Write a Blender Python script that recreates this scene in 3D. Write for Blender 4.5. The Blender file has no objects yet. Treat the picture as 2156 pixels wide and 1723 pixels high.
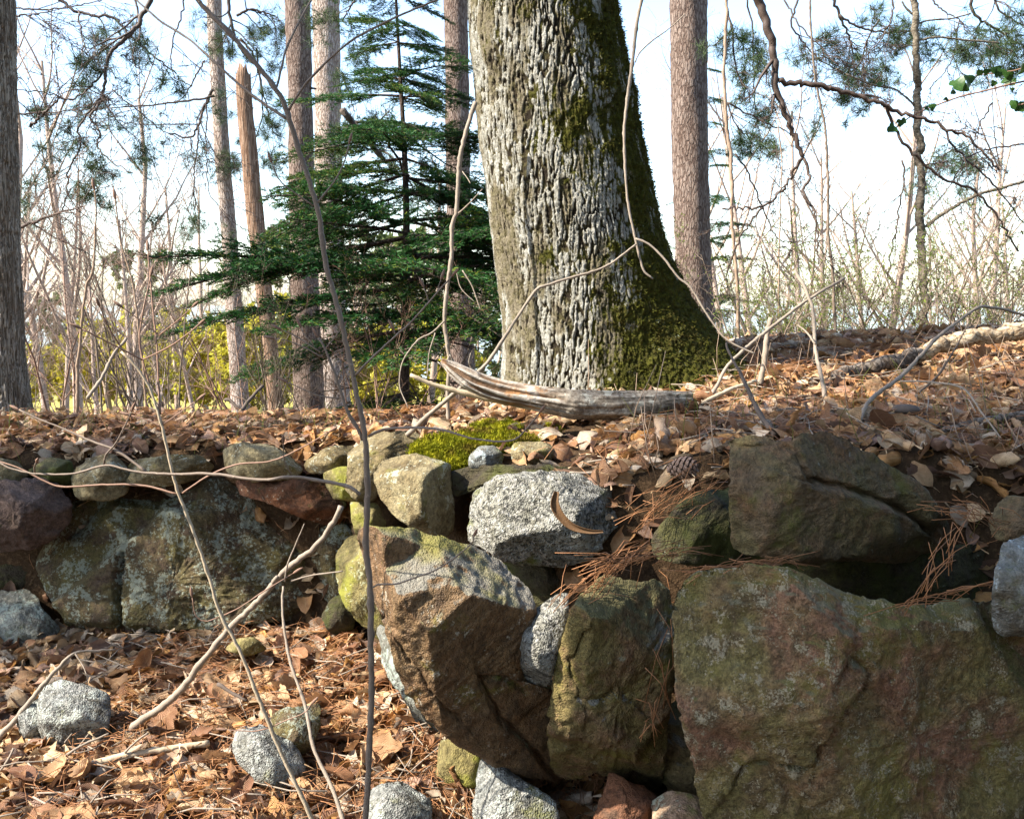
import bpy, math, random
import numpy as np
from mathutils import Vector, Matrix, Quaternion

# ------------------------------------------------------------------ camera, sky, sun, exposure
SC = bpy.context.scene
COL = SC.collection
EYE = 1.45
PITCH = math.radians(5.84)
FPX = 2160.0                       # focal length in pixels of a 2156 x 1723 copy of the photograph
cam_d = bpy.data.cameras.new('camera')
cam_d.sensor_width = 36.0
cam_d.sensor_fit = 'HORIZONTAL'
cam_d.lens = 36.0 * FPX / 2156.0
cam_d.clip_start = 0.05
cam_d.clip_end = 6000.0
cam = bpy.data.objects.new('camera', cam_d)
COL.objects.link(cam)
cam.location = (0, 0, EYE)
cam.rotation_euler = (math.pi / 2 - PITCH, 0, 0)
SC.camera = cam

SUN_EL = math.radians(43)
SUN_AZ = (-0.955, -0.297)          # horizontal direction towards the sun: left and a little behind the camera
_l = math.hypot(*SUN_AZ)
SUN_DIR = Vector((SUN_AZ[0] / _l * math.cos(SUN_EL), SUN_AZ[1] / _l * math.cos(SUN_EL), math.sin(SUN_EL)))
world = bpy.data.worlds.new('World')
SC.world = world
world.use_nodes = True
wn = world.node_tree
wn.nodes.clear()
_sky = wn.nodes.new('ShaderNodeTexSky')
_sky.sky_type = 'NISHITA'
_sky.sun_disc = False
_sky.sun_elevation = SUN_EL
_sky.sun_rotation = math.atan2(SUN_DIR.x, SUN_DIR.y)
_sky.dust_density = 1.0
_sky.air_density = 1.0
_sky.ozone_density = 1.0
_bg = wn.nodes.new('ShaderNodeBackground')
_bg.inputs['Strength'].default_value = 0.15
_wo = wn.nodes.new('ShaderNodeOutputWorld')
wn.links.new(_sky.outputs[0], _bg.inputs[0])
wn.links.new(_bg.outputs[0], _wo.inputs[0])

sun_d = bpy.data.lights.new('sun', 'SUN')
sun_d.energy = 5.0
sun_d.angle = math.radians(0.5)
sun_d.color = (1.0, 0.93, 0.82)
sun = bpy.data.objects.new('sun', sun_d)
COL.objects.link(sun)
sun.location = SUN_DIR * 20
sun.rotation_euler = (-SUN_DIR).to_track_quat('-Z', 'Y').to_euler()

SC.view_settings.view_transform = 'Standard'
SC.view_settings.look = 'None'
SC.view_settings.gamma = 1.0
SC.view_settings.exposure = 1.75
SC.view_settings.use_curve_mapping = False
SC.cycles.use_denoising = True
SC.cycles.max_bounces = 5
SC.cycles.diffuse_bounces = 3
SC.cycles.glossy_bounces = 2
SC.cycles.transmission_bounces = 3
SC.cycles.transparent_max_bounces = 4
SC.cycles.sample_clamp_indirect = 6.0

# ------------------------------------------------------------------ pixels to directions
_F = np.array([0, math.cos(PITCH), -math.sin(PITCH)])
_U = np.array([0, math.sin(PITCH), math.cos(PITCH)])
_R = np.array([1.0, 0, 0])
CAMP = np.array([0, 0, EYE])

def ray(u, v):
    return _F + (u - 1078.0) / FPX * _R + (861.5 - v) / FPX * _U

def P(u, v, y):
    d = ray(u, v)
    return CAMP + d * (y / d[1])

def PX(n, y):                      # n pixels at distance y in metres
    return n * y / FPX

def on_plane(u, v, c, n):
    d = ray(u, v)
    return CAMP + d * (np.dot(c - CAMP, n) / np.dot(d, n))

K = 0.3371                         # enlarged crops of the photograph back to the 2156-wide copy
def c1(p): return [(K * x, K * y) for x, y in p]
def c2(p): return [(714 + K * x, K * y) for x, y in p]
def c3(p): return [(1430 + K * x, K * y) for x, y in p]
def c4(p): return [(K * x, 569 + K * y) for x, y in p]
def c5(p): return [(714 + K * x, 569 + K * y) for x, y in p]
def c6(p): return [(1430 + K * x, 569 + K * y) for x, y in p]
def c7(p): return [(K * x, 1142.4 + K * y) for x, y in p]
def c8(p): return [(714 + K * x, 1142.4 + K * y) for x, y in p]
def c9(p): return [(1430 + K * x, 1142.4 + K * y) for x, y in p]

# ------------------------------------------------------------------ noise
def _h(ix, iy, iz, s):
    n = (ix.astype(np.int64) * 73856093 ^ iy.astype(np.int64) * 19349663 ^ iz.astype(np.int64) * 83492791 ^ (s * 2654435761)) & 0xffffffff
    n = ((n ^ (n >> 16)) * 0x45d9f3b) & 0xffffffff
    n = ((n ^ (n >> 16)) * 0x45d9f3b) & 0xffffffff
    return ((n ^ (n >> 16)) & 0xffffff) / float(0xffffff)

def vnoise(p, seed=0):
    f = np.floor(p); t = p - f; t = t * t * t * (t * (t * 6 - 15) + 10)
    i = f.astype(np.int64)
    r = 0
    for a in (0, 1):
        wx = t[:, 0] if a else 1 - t[:, 0]
        for b in (0, 1):
            wy = t[:, 1] if b else 1 - t[:, 1]
            for c in (0, 1):
                wz = t[:, 2] if c else 1 - t[:, 2]
                r = r + wx * wy * wz * _h(i[:, 0] + a, i[:, 1] + b, i[:, 2] + c, seed)
    return r * 2 - 1

def fbm(p, o=4, seed=0, gain=0.5, lac=2.03):
    r = 0; a = 1.0; q = p + 17.3 * (seed % 7)
    for k in range(o):
        r = r + a * vnoise(q, seed + k * 13)
        q = q * lac + 5.1; a *= gain
    return r

def ridged(p, o=3, seed=0):
    r = 0; a = 1.0; q = p.copy()
    for k in range(o):
        r = r + a * (1 - 2 * np.abs(vnoise(q, seed + k * 11)))
        q = q * 2.1 + 3.3; a *= 0.5
    return r

def voro(p, seed=0):
    f = np.floor(p).astype(np.int64)
    d1 = np.full(len(p), 9.0); d2 = np.full(len(p), 9.0); cid = np.zeros(len(p))
    for a in (-1, 0, 1):
        for b in (-1, 0, 1):
            for c in (-1, 0, 1):
                ix, iy, iz = f[:, 0] + a, f[:, 1] + b, f[:, 2] + c
                q = np.stack([ix + _h(ix, iy, iz, seed), iy + _h(ix, iy, iz, seed + 1), iz + _h(ix, iy, iz, seed + 2)], 1)
                d = np.sqrt(((q - p) ** 2).sum(1))
                m = d < d1
                d2 = np.where(m, d1, np.minimum(d2, d))
                cid = np.where(m, _h(ix, iy, iz, seed + 3), cid)
                d1 = np.where(m, d, d1)
    return d1, d2, cid

def sstep(a, b, x):
    t = np.clip((x - a) / (b - a), 0, 1)
    return t * t * (3 - 2 * t)

# ------------------------------------------------------------------ objects
def mesh_data(name, V, Fq, mats, attrs=None, matidx=None, smooth=True, uv=None):
    V = np.asarray(V, dtype=np.float32)
    me = bpy.data.meshes.new(name)
    if isinstance(Fq, np.ndarray):
        Fs = [Fq]
    else:
        Fs = [f for f in Fq if len(f)]
    nl = sum(f.size for f in Fs); nf = sum(len(f) for f in Fs)
    me.vertices.add(len(V)); me.vertices.foreach_set('co', V.ravel())
    me.loops.add(nl); me.polygons.add(nf)
    li = np.concatenate([f.ravel() for f in Fs]).astype(np.int32)
    tot = np.concatenate([np.full(len(f), f.shape[1]) for f in Fs]).astype(np.int32)
    st = np.concatenate([[0], np.cumsum(tot)[:-1]]).astype(np.int32)
    me.loops.foreach_set('vertex_index', li)
    me.polygons.foreach_set('loop_start', st)
    me.polygons.foreach_set('loop_total', tot)
    if not isinstance(mats, (list, tuple)):
        mats = [mats]
    for m in mats:
        me.materials.append(m)
    if matidx is not None:
        me.polygons.foreach_set('material_index', np.asarray(matidx, dtype=np.int32))
    me.polygons.foreach_set('use_smooth', np.full(nf, smooth, dtype=bool))
    if uv is not None:
        ul = me.uv_layers.new(name='UVMap')
        ul.data.foreach_set('uv', np.asarray(uv, dtype=np.float32)[li].ravel())
    for k, a in (attrs or {}).items():
        a = np.asarray(a, dtype=np.float32)
        if a.ndim == 1:
            at = me.attributes.new(k, 'FLOAT', 'POINT'); at.data.foreach_set('value', a)
        else:
            at = me.attributes.new(k, 'FLOAT_COLOR', 'POINT'); at.data.foreach_set('color', a.ravel())
    me.update(calc_edges=True)
    return me

def obj(name, me, parent=None, loc=None):
    o = bpy.data.objects.new(name, me)
    COL.objects.link(o)
    if parent is not None:
        o.parent = parent
    if loc is not None:
        o.location = loc
    return o

def mobj(name, V, F, mats, parent=None, origin=None, **k):
    """mesh object from world coordinates; its origin is moved to `origin` (or the parent's place)"""
    V = np.asarray(V, dtype=float)
    if parent is not None:
        base = np.array(parent.location)
        org = base if origin is None else np.asarray(origin, float)
        o = obj(name, mesh_data(name, V - org, F, mats, **k), parent)
        o.location = org - base
    else:
        org = np.zeros(3) if origin is None else np.asarray(origin, float)
        o = obj(name, mesh_data(name, V - org, F, mats, **k))
        o.location = org
    return o

def tag(o, label=None, cat=None, group=None, kind=None):
    if label: o['label'] = label
    if cat: o['category'] = cat
    if group: o['group'] = group
    if kind: o['kind'] = kind
    return o

def empty(name, loc, label, cat, group=None):
    o = obj(name, None)
    o.location = loc
    o.empty_display_size = 0.1
    return tag(o, label, cat, group)

# ------------------------------------------------------------------ tubes (tapered polylines), in batches
class Mesh:
    def __init__(s): s.V = []; s.F = {}; s.n = 0; s.M = {}; s.A = []
    def add(s, V, F, mat=0, a=None):
        V = np.asarray(V, float).reshape(-1, 3)
        s.V.append(V)
        s.F.setdefault((F.shape[1], mat), []).append(F + s.n)
        s.A.append(np.full(len(V), 0.0) if a is None else np.broadcast_to(a, (len(V),)))
        s.n += len(V)
    def arrays(s):
        V = np.concatenate(s.V); Fs = []; mi = []
        for (w, m), l in s.F.items():
            f = np.concatenate(l); Fs.append(f); mi.append(np.full(len(f), m))
        return V, Fs, np.concatenate(mi), np.concatenate(s.A)
    def tubes(s, pts, rad, sides=5, mat=0, a=None, cap=True):
        pts = np.asarray(pts, float); rad = np.asarray(rad, float)
        if pts.ndim == 2: pts = pts[None]; rad = rad[None]
        M, Kn, _ = pts.shape
        t = np.gradient(pts, axis=1); t /= np.linalg.norm(t, axis=2, keepdims=True) + 1e-12
        d = pts[:, -1] - pts[:, 0]
        ref = np.zeros((M, 3)); ref[np.arange(M), np.argmin(np.abs(d), axis=1)] = 1
        n1 = np.cross(t, ref[:, None, :]); n1 /= np.linalg.norm(n1, axis=2, keepdims=True) + 1e-12
        n2 = np.cross(t, n1)
        an = np.arange(sides) * 2 * math.pi / sides
        V = pts[:, :, None, :] + rad[:, :, None, None] * (n1[:, :, None, :] * np.cos(an)[:, None] + n2[:, :, None, :] * np.sin(an)[:, None])
        i, k, j = np.meshgrid(np.arange(M), np.arange(Kn - 1), np.arange(sides), indexing='ij')
        b = i * Kn * sides; j2 = (j + 1) % sides
        F = np.stack([b + k * sides + j, b + k * sides + j2, b + (k + 1) * sides + j2, b + (k + 1) * sides + j], -1).reshape(-1, 4)
        av = None
        if a is not None: av = np.repeat(np.broadcast_to(a, (M,)), Kn * sides)
        n0 = s.n
        s.add(V, F, mat, av)
        if cap:
            e = np.arange(M)[:, None] * Kn * sides
            s.F.setdefault((sides, mat), []).append(n0 + e + np.arange(sides)[::-1][None])
            s.F.setdefault((sides, mat), []).append(n0 + e + (Kn - 1) * sides + np.arange(sides)[None])

def spline(pts, n):
    """Catmull-Rom through the points, n samples evenly along the length"""
    p = np.asarray(pts, float)
    if len(p) == 2:
        t = np.linspace(0, 1, n)[:, None]; return p[0] * (1 - t) + p[1] * t
    q = np.vstack([2 * p[0] - p[1], p, 2 * p[-1] - p[-2]])
    o = []
    for i in range(len(p) - 1):
        a, b, c, d = q[i], q[i + 1], q[i + 2], q[i + 3]
        t = np.linspace(0, 1, 12, endpoint=(i == len(p) - 2))[:, None]
        o.append(0.5 * (2 * b + (c - a) * t + (2 * a - 5 * b + 4 * c - d) * t ** 2 + (3 * b - a - 3 * c + d) * t ** 3))
    o = np.vstack(o)
    s = np.concatenate([[0], np.cumsum(np.linalg.norm(np.diff(o, axis=0), axis=1))])
    x = np.linspace(0, s[-1], n)
    return np.stack([np.interp(x, s, o[:, k]) for k in range(3)], 1)

def unit(v):
    v = np.asarray(v, float)
    return v / (np.linalg.norm(v) + 1e-12)

# ------------------------------------------------------------------ materials
class N:
    def __init__(s, name):
        s.m = bpy.data.materials.new(name); s.m.use_nodes = True
        s.t = s.m.node_tree; s.t.nodes.clear()
        s.out = s.t.nodes.new('ShaderNodeOutputMaterial')
    def n(s, typ, **kw):
        x = s.t.nodes.new('ShaderNode' + typ)
        for k, v in kw.items(): setattr(x, k, v)
        return x
    def link(s, a, b): s.t.links.new(a, b)
    def inp(s, sock, v):
        if hasattr(v, 'is_output') or isinstance(v, bpy.types.NodeSocket): s.link(v, sock)
        else: sock.default_value = v
    def coords(s, rnd=True, scale=(1, 1, 1), rot=(0, 0, 0)):
        tc = s.n('TexCoord'); o = tc.outputs['Object']
        if rnd:
            oi = s.n('ObjectInfo')
            mu = s.n('VectorMath', operation='SCALE'); mu.inputs[0].default_value = (37.0, 71.0, 53.0)
            s.link(oi.outputs['Random'], mu.inputs['Scale'])
            ad = s.n('VectorMath', operation='ADD'); s.link(o, ad.inputs[0]); s.link(mu.outputs[0], ad.inputs[1]); o = ad.outputs[0]
        mp = s.n('Mapping'); mp.inputs['Scale'].default_value = scale; mp.inputs['Rotation'].default_value = rot
        s.link(o, mp.inputs['Vector'])
        return mp.outputs[0]
    def noise(s, co, scale, detail=5, rough=0.6, dist=0.0):
        x = s.n('TexNoise'); x.inputs['Scale'].default_value = scale; x.inputs['Detail'].default_value = detail
        x.inputs['Roughness'].default_value = rough; x.inputs['Distortion'].default_value = dist
        s.link(co, x.inputs['Vector']); return x.outputs['Fac']
    def vor(s, co, scale, feature='F1', out='Distance'):
        x = s.n('TexVoronoi', feature=feature); x.inputs['Scale'].default_value = scale
        s.link(co, x.inputs['Vector']); return x.outputs[out]
    def ramp(s, f, stops):
        x = s.n('ValToRGB'); e = x.color_ramp.elements
        while len(e) < len(stops): e.new(0.5)
        for i, (p, c) in enumerate(stops):
            e[i].position = p; e[i].color = c if len(c) == 4 else (*c, 1)
        s.link(f, x.inputs[0]); return x.outputs[0]
    def step(s, f, a, b, lo=0.0, hi=1.0):
        x = s.n('MapRange'); x.interpolation_type = 'SMOOTHSTEP'
        x.inputs[1].default_value = a; x.inputs[2].default_value = b; x.inputs[3].default_value = lo; x.inputs[4].default_value = hi
        s.link(f, x.inputs[0]); return x.outputs[0]
    def math(s, op, a, b=0.5):
        x = s.n('Math', operation=op); s.inp(x.inputs[0], a); s.inp(x.inputs[1], b); return x.outputs[0]
    def mix(s, f, a, b, mode='MIX'):
        x = s.n('Mix', data_type='RGBA', blend_type=mode)
        s.inp(x.inputs[0], f)
        for k, v in ((6, a), (7, b)):
            if isinstance(v, tuple) and len(v) == 3: v = (*v, 1)
            s.inp(x.inputs[k], v)
        return x.outputs[2]
    def attr(s, name, out='Fac'):
        x = s.n('Attribute', attribute_name=name); return x.outputs[out]
    def bump(s, h, dist=0.01, strength=1.0, nrm=None):
        x = s.n('Bump'); x.inputs['Distance'].default_value = dist; x.inputs['Strength'].default_value = strength
        s.link(h, x.inputs['Height'])
        if nrm is not None: s.link(nrm, x.inputs['Normal'])
        return x.outputs[0]
    def bsdf(s, col, rough=0.85, nrm=None, spec=0.25, trans=0.0, tcol=None):
        b = s.n('BsdfPrincipled'); s.inp(b.inputs['Base Color'], (*col, 1) if isinstance(col, tuple) and len(col) == 3 else col)
        s.inp(b.inputs['Roughness'], rough); b.inputs['Specular IOR Level'].default_value = spec
        if nrm is not None: s.link(nrm, b.inputs['Normal'])
        o = b.outputs[0]
        if trans:
            t = s.n('BsdfTranslucent'); c = tcol if tcol is not None else col
            s.inp(t.inputs[0], (*c, 1) if isinstance(c, tuple) and len(c) == 3 else c)
            mx = s.n('MixShader'); mx.inputs[0].default_value = trans
            s.link(o, mx.inputs[1]); s.link(t.outputs[0], mx.inputs[2]); o = mx.outputs[0]
        s.link(o, s.out.inputs[0])
        return s.m

def rock_mat(name, ca, cb, cc, lichen=(0.45, 0.5, 0.42), lam=0.0, lscale=7.0, moss=0.0, mosscol=(0.10, 0.11, 0.02), speck=0.5, strata=None, rough=0.85, grain=1.0, spec=0.25, top=None, topamt=0.8):
    """ca/cb large patches, cc medium patches, lam 0..1 lichen cover, moss 0..1 algae film"""
    g = 1.10
    ca, cb, cc, mosscol = [tuple(x * g for x in q) for q in (ca, cb, cc, mosscol)]
    m = N(name)
    co = m.coords()
    cs = m.coords(scale=strata[0], rot=strata[1]) if strata else co
    big = m.noise(cs, 3.2, 4, 0.62, 0.4)
    med = m.noise(cs, 11.0, 4, 0.68)
    fine = m.noise(co, 70.0 * grain, 3, 0.7)
    sp = m.vor(co, 190.0 * grain)
    c = m.mix(m.step(big, 0.38, 0.62), ca, cb)
    c = m.mix(m.step(med, 0.45, 0.66), c, cc)
    f2 = m.step(fine, 0.30, 0.68, 0.42, 1.0)
    vm = m.mix(1.0, c, m.ramp(f2, [(0, (0.0, 0.0, 0.0)), (1, (1, 1, 1))]), 'MULTIPLY')
    c = m.mix(0.9, c, vm)
    if speck:
        oi = m.vor(co, (120.0 if speck > 0.6 else 210.0) * grain, out='Color')
        sepx = m.n('SeparateColor'); m.link(oi, sepx.inputs[0])
        dk = m.step(sepx.outputs[0], 0.62, 0.75)
        lt = m.step(sepx.outputs[1], 0.78, 0.86)
        if speck > 0.6:
            c = m.mix(m.math('MULTIPLY', dk, speck * 0.75), c, (0.02, 0.019, 0.017))
            c = m.mix(m.math('MULTIPLY', lt, speck * 0.5), c, (0.42, 0.40, 0.36))
        else:
            c = m.mix(m.math('MULTIPLY', dk, speck * 0.6), c, m.mix(1.0, c, (0.35, 0.33, 0.3), 'MULTIPLY'))
            c = m.mix(m.math('MULTIPLY', lt, speck * 0.35), c, m.mix(1.0, c, (1.9, 1.8, 1.7), 'MULTIPLY'))
    if moss:
        mo = m.noise(co, 5.0, 5, 0.7)
        c = m.mix(m.math('MULTIPLY', m.step(mo, 0.62 - 0.3 * moss, 0.74 - 0.2 * moss), 0.85), c, mosscol)
    if top:                                          # lichen and algae crust that grows on upward faces
        ge = m.n('NewGeometry'); sx = m.n('SeparateXYZ'); m.link(ge.outputs['Normal'], sx.inputs[0])
        tn = m.math('ADD', sx.outputs[2], m.math('MULTIPLY', m.math('SUBTRACT', med, 0.5), 0.9))
        tcol = m.mix(m.step(m.noise(co, 4.0, 3, 0.6), 0.42, 0.58), top[0], top[1])
        tcol = m.mix(m.step(fine, 0.35, 0.7, 0.0, 0.5), tcol, m.mix(1.0, tcol, (0.4, 0.4, 0.4), 'MULTIPLY'))
        c = m.mix(m.math('MULTIPLY', m.step(tn, 0.42, 0.62), topamt), c, tcol)
    h = m.math('ADD', m.math('MULTIPLY', med, 0.6), m.math('MULTIPLY', fine, 0.5))
    if lam:
        l1 = m.noise(co, lscale, 4, 0.55, 0.5)
        l2 = m.noise(co, lscale * 9, 4, 0.75)
        l3 = m.vor(co, lscale * 6)
        lf = m.math('ADD', m.math('ADD', m.math('MULTIPLY', l1, 0.62), m.math('MULTIPLY', l2, 0.55)), m.math('MULTIPLY', l3, -0.12))
        a = 0.70 - 0.28 * lam
        lm = m.step(lf, a, a + 0.05)
        lc = m.mix(m.noise(co, 60, 4, 0.6), tuple(x * 0.65 for x in lichen), tuple(min(1, x * 1.25) for x in lichen))
        c = m.mix(lm, c, lc)
        pass
    h = m.math('ADD', h, m.math('MULTIPLY', sp, 0.35 if speck > 0.6 else 0.1))
    h = m.math('ADD', h, m.math('MULTIPLY', m.noise(co, 220.0, 2, 0.6), 0.35))
    return m.bsdf(c, rough, m.bump(h, 0.015, 1.0), spec)

def bark_mat(name, ca, cb, cc, sx=30.0, sz=4.0, bump=0.012, lich=None, lam=0.0):
    m = N(name)
    co = m.coords(scale=(sx, sx, sz)); iso = m.coords()
    n = m.noise(co, 1.6, 5, 0.7, 1.2)
    wv = m.n('VectorMath', operation='MULTIPLY_ADD'); m.link(co, wv.inputs[0]); wv.inputs[1].default_value = (1, 1, 1)
    nz = m.n('TexNoise'); nz.inputs['Scale'].default_value = 1.3; m.link(co, nz.inputs['Vector']); m.link(nz.outputs['Color'], wv.inputs[2])
    v = m.vor(wv.outputs[0], 1.0, 'DISTANCE_TO_EDGE')
    n2 = m.noise(iso, 5, 4, 0.6)
    f = m.math('ADD', m.math('MULTIPLY', m.step(v, 0.0, 0.2), 0.42), m.math('MULTIPLY', n, 0.85))
    c = m.ramp(f, [(0.25, ca), (0.6, cb), (0.95, cc)])
    c = m.mix(m.step(n2, 0.3, 0.7, 0, 0.6), c, m.mix(1.0, c, (0.62, 0.55, 0.5), 'MULTIPLY'))
    if lich:
        ln = m.noise(iso, 22, 6, 0.7, 0.5)
        c = m.mix(m.step(ln, 0.62 - 0.25 * lam, 0.68 - 0.25 * lam), c, lich)
    return m.bsdf(c, 0.9, m.bump(f, bump, 1.0), 0.15)

def twig_mat(name, ca, cb, scale=40.0, rough=0.6, spots=None):
    m = N(name); co = m.coords()
    c = m.mix(m.noise(co, scale * 0.25, 5, 0.65), ca, cb)
    n = m.noise(co, scale * 4, 3, 0.6)
    if spots: c = m.mix(m.step(n, 0.62, 0.7), c, spots)
    return m.bsdf(c, rough, m.bump(n, 0.002, 0.6), 0.25)

def flat_mat(name, ca, cb, scale=3.0, rough=0.7, trans=0.0, bump=0.0):
    m = N(name); co = m.coords(rnd=False)
    n = m.noise(co, scale, 5, 0.6)
    c = m.mix(m.step(n, 0.3, 0.7), ca, cb)
    return m.bsdf(c, rough, m.bump(n, bump, 1) if bump else None, 0.15, trans)

MT = {}
OLIVE, BROWN, GREY = (0.105, 0.085, 0.028), (0.12, 0.072, 0.035), (0.17, 0.16, 0.14)
MT['slab'] = rock_mat('lichened_olive_stone', (0.098, 0.072, 0.035), (0.125, 0.105, 0.036), (0.085, 0.056, 0.034), (0.23, 0.245, 0.185), 0.55, 10.0, 0.12, (0.10, 0.092, 0.02), 0.4)
MT['purple'] = rock_mat('brown_purple_stone', (0.10, 0.065, 0.05), (0.15, 0.105, 0.085), (0.07, 0.045, 0.03), (0.3, 0.27, 0.25), 0.35, 4.0, 0.1, speck=0.3)
MT['pale'] = rock_mat('pale_lichen_stone', (0.16, 0.155, 0.13), (0.21, 0.22, 0.19), (0.09, 0.085, 0.06), (0.24, 0.275, 0.235), 0.62, 9.0, 0.1, speck=0.5)
MT['buff'] = rock_mat('buff_stone', (0.17, 0.13, 0.062), (0.24, 0.20, 0.11), (0.11, 0.08, 0.036), (0.33, 0.33, 0.25), 0.35, 10.0, 0.3, (0.14, 0.125, 0.025), 0.4)
MT['yellow'] = rock_mat('yellow_green_stone', (0.17, 0.14, 0.05), (0.23, 0.19, 0.08), (0.12, 0.095, 0.035), (0.30, 0.30, 0.18), 0.3, 8.0, 0.45, (0.17, 0.17, 0.022), 0.3)
MT['red'] = rock_mat('rusty_red_stone', (0.20, 0.085, 0.04), (0.16, 0.075, 0.045), (0.09, 0.05, 0.03), (0.35, 0.33, 0.26), 0.2, 8.0, 0.15, speck=0.3)
MT['granite'] = rock_mat('grey_granite', (0.24, 0.232, 0.195), (0.28, 0.27, 0.225), (0.17, 0.16, 0.12), (0.34, 0.35, 0.31), 0.3, 9.0, 0.05, speck=0.95)
MT['greystone'] = rock_mat('grey_lichen_stone', (0.19, 0.195, 0.18), (0.24, 0.24, 0.215), (0.13, 0.12, 0.09), (0.33, 0.35, 0.31), 0.55, 9.0, 0.2, (0.14, 0.14, 0.04), 0.7)
MT['schist'] = rock_mat('brown_banded_stone', (0.16, 0.088, 0.04), (0.20, 0.125, 0.06), (0.10, 0.06, 0.03), (0.33, 0.29, 0.22), 0.22, 10.0, 0.15, (0.14, 0.12, 0.02), 0.35, strata=((3.2, 3.2, 0.7), (0.0, math.radians(-38), 0.0)), rough=0.6, top=((0.21, 0.20, 0.165), (0.17, 0.16, 0.035)))
MT['pillar'] = rock_mat('olive_brown_stone', (0.175, 0.125, 0.055), (0.155, 0.122, 0.042), (0.195, 0.118, 0.062), (0.22, 0.21, 0.14), 0.12, 6.0, 0.4, (0.12, 0.105, 0.02), 0.35, top=((0.17, 0.165, 0.14), (0.13, 0.12, 0.05)))
MT['boulder'] = rock_mat('mottled_brown_olive_stone', (0.235, 0.125, 0.075), (0.195, 0.16, 0.062), (0.125, 0.086, 0.043), (0.29, 0.25, 0.165), 0.42, 22.0, 0.42, (0.135, 0.115, 0.03), 0.58, top=((0.16, 0.15, 0.10), (0.13, 0.125, 0.03)), topamt=0.7)
MT['dark'] = rock_mat('dark_brown_stone', (0.12, 0.084, 0.047), (0.12, 0.095, 0.04), (0.145, 0.085, 0.042), (0.22, 0.21, 0.17), 0.1, 6.0, 0.3, (0.09, 0.085, 0.02), 0.25)
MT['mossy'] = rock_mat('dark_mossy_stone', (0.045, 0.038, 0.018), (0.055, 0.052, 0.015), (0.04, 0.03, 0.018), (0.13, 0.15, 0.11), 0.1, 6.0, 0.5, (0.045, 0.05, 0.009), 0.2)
MT['blue'] = rock_mat('blue_grey_stone', (0.19, 0.195, 0.18), (0.15, 0.15, 0.13), (0.12, 0.105, 0.075), (0.32, 0.36, 0.36), 0.3, 8.0, 0.1, speck=0.3)
MT['pink'] = rock_mat('pinkish_stone', (0.3, 0.19, 0.13), (0.35, 0.25, 0.17), (0.22, 0.14, 0.08), (0.4, 0.4, 0.3), 0.3, 9.0, 0.25, speck=0.5)

def ground_mat():
    m = N('forest_soil'); co = m.coords(rnd=False)
    a = m.noise(co, 14, 7, 0.7); b = m.noise(co, 60, 5, 0.7); z = m.n('SeparateXYZ')
    geo = m.n('NewGeometry'); m.link(geo.outputs['Position'], z.inputs[0])
    c = m.mix(a, (0.03, 0.02, 0.011), (0.085, 0.05, 0.026))
    c = m.mix(m.step(b, 0.5, 0.7), c, (0.13, 0.08, 0.042))
    far = m.step(z.outputs[1], 24.0, 30.0)
    g = m.mix(m.noise(co, 0.7, 6, 0.7), (0.24, 0.22, 0.045), (0.42, 0.36, 0.10))
    c = m.mix(far, c, g)
    return m.bsdf(c, 0.95, m.bump(m.math('ADD', a, b), 0.02, 1.0), 0.1)
MT['ground'] = ground_mat()

def water_mat():
    m = N('lake_water'); co = m.coords(rnd=False, scale=(0.6, 2.0, 1))
    return m.bsdf((0.10, 0.14, 0.17), 0.12, m.bump(m.noise(co, 1.4, 4, 0.6), 0.12, 0.5), 0.5)
MT['water'] = water_mat()

# ------------------------------------------------------------------ terrain
BANK_PTS = [(-200, 960, 4.4), (50, 958, 4.4), (300, 952, 4.4), (500, 940, 4.4), (700, 940, 4.3), (-400, 893, 5.0), (50, 893, 5.0), (300, 893, 5.0), (550, 893, 5.0), (800, 890, 5.0), (950, 882, 5.0),
            (790, 935, 3.95), (900, 912, 4.15), (1000, 905, 4.3), (1100, 908, 4.05), (1200, 915, 3.95), (930, 965, 3.75), (1100, 965, 3.65), (1230, 975, 3.55),
            (1055, 880, 4.6), (1250, 862, 4.45), (1400, 835, 4.5), (1560, 800, 4.6), (1620, 735, 5.3), (1700, 715, 5.6), (1850, 713, 5.6), (2000, 706, 5.6), (2150, 700, 5.6), (2400, 690, 5.6),
            (1400, 905, 3.8), (1500, 920, 3.4), (1330, 960, 3.5), (1350, 1000, 3.2), (1450, 1000, 3.05), (1420, 1035, 2.95), (1700, 850, 4.2), (1700, 925, 3.4), (1900, 850, 4.2), (1950, 955, 3.2),
            (2050, 1060, 2.85), (2100, 900, 3.7), (2130, 1000, 3.1), (2100, 780, 4.8), (1800, 780, 4.9), (2300, 1050, 2.9), (2400, 800, 4.8), (2600, 950, 3.4), (2800, 720, 5.6)]
_bp = np.array([P(*q) for q in BANK_PTS])
_d = np.linalg.norm(_bp[:, None, :2] - _bp[None, :, :2], axis=2)
_A = np.block([[-_d - 0.02 * np.eye(len(_bp)), np.ones((len(_bp), 1))], [np.ones((1, len(_bp))), np.zeros((1, 1))]])
_W = np.linalg.solve(_A, np.concatenate([_bp[:, 2], [0]]))

def bank_rbf(x, y):
    o = np.full(x.shape, _W[-1])
    for k in range(len(_bp)):
        o = o - _W[k] * np.hypot(x - _bp[k, 0], y - _bp[k, 1])
    return o

# foot of the retaining wall in plan, left to right
WALL_LINE = np.array([(-12, 4.24), (-2.2, 4.24), (-0.75, 4.20), (-0.42, 3.80), (-0.1, 3.35), (0.12, 3.02), (0.7, 3.0), (1.4, 2.98), (12, 3.0)], float)

def wall_y(x):
    return np.interp(x, WALL_LINE[:, 0], WALL_LINE[:, 1])

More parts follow.
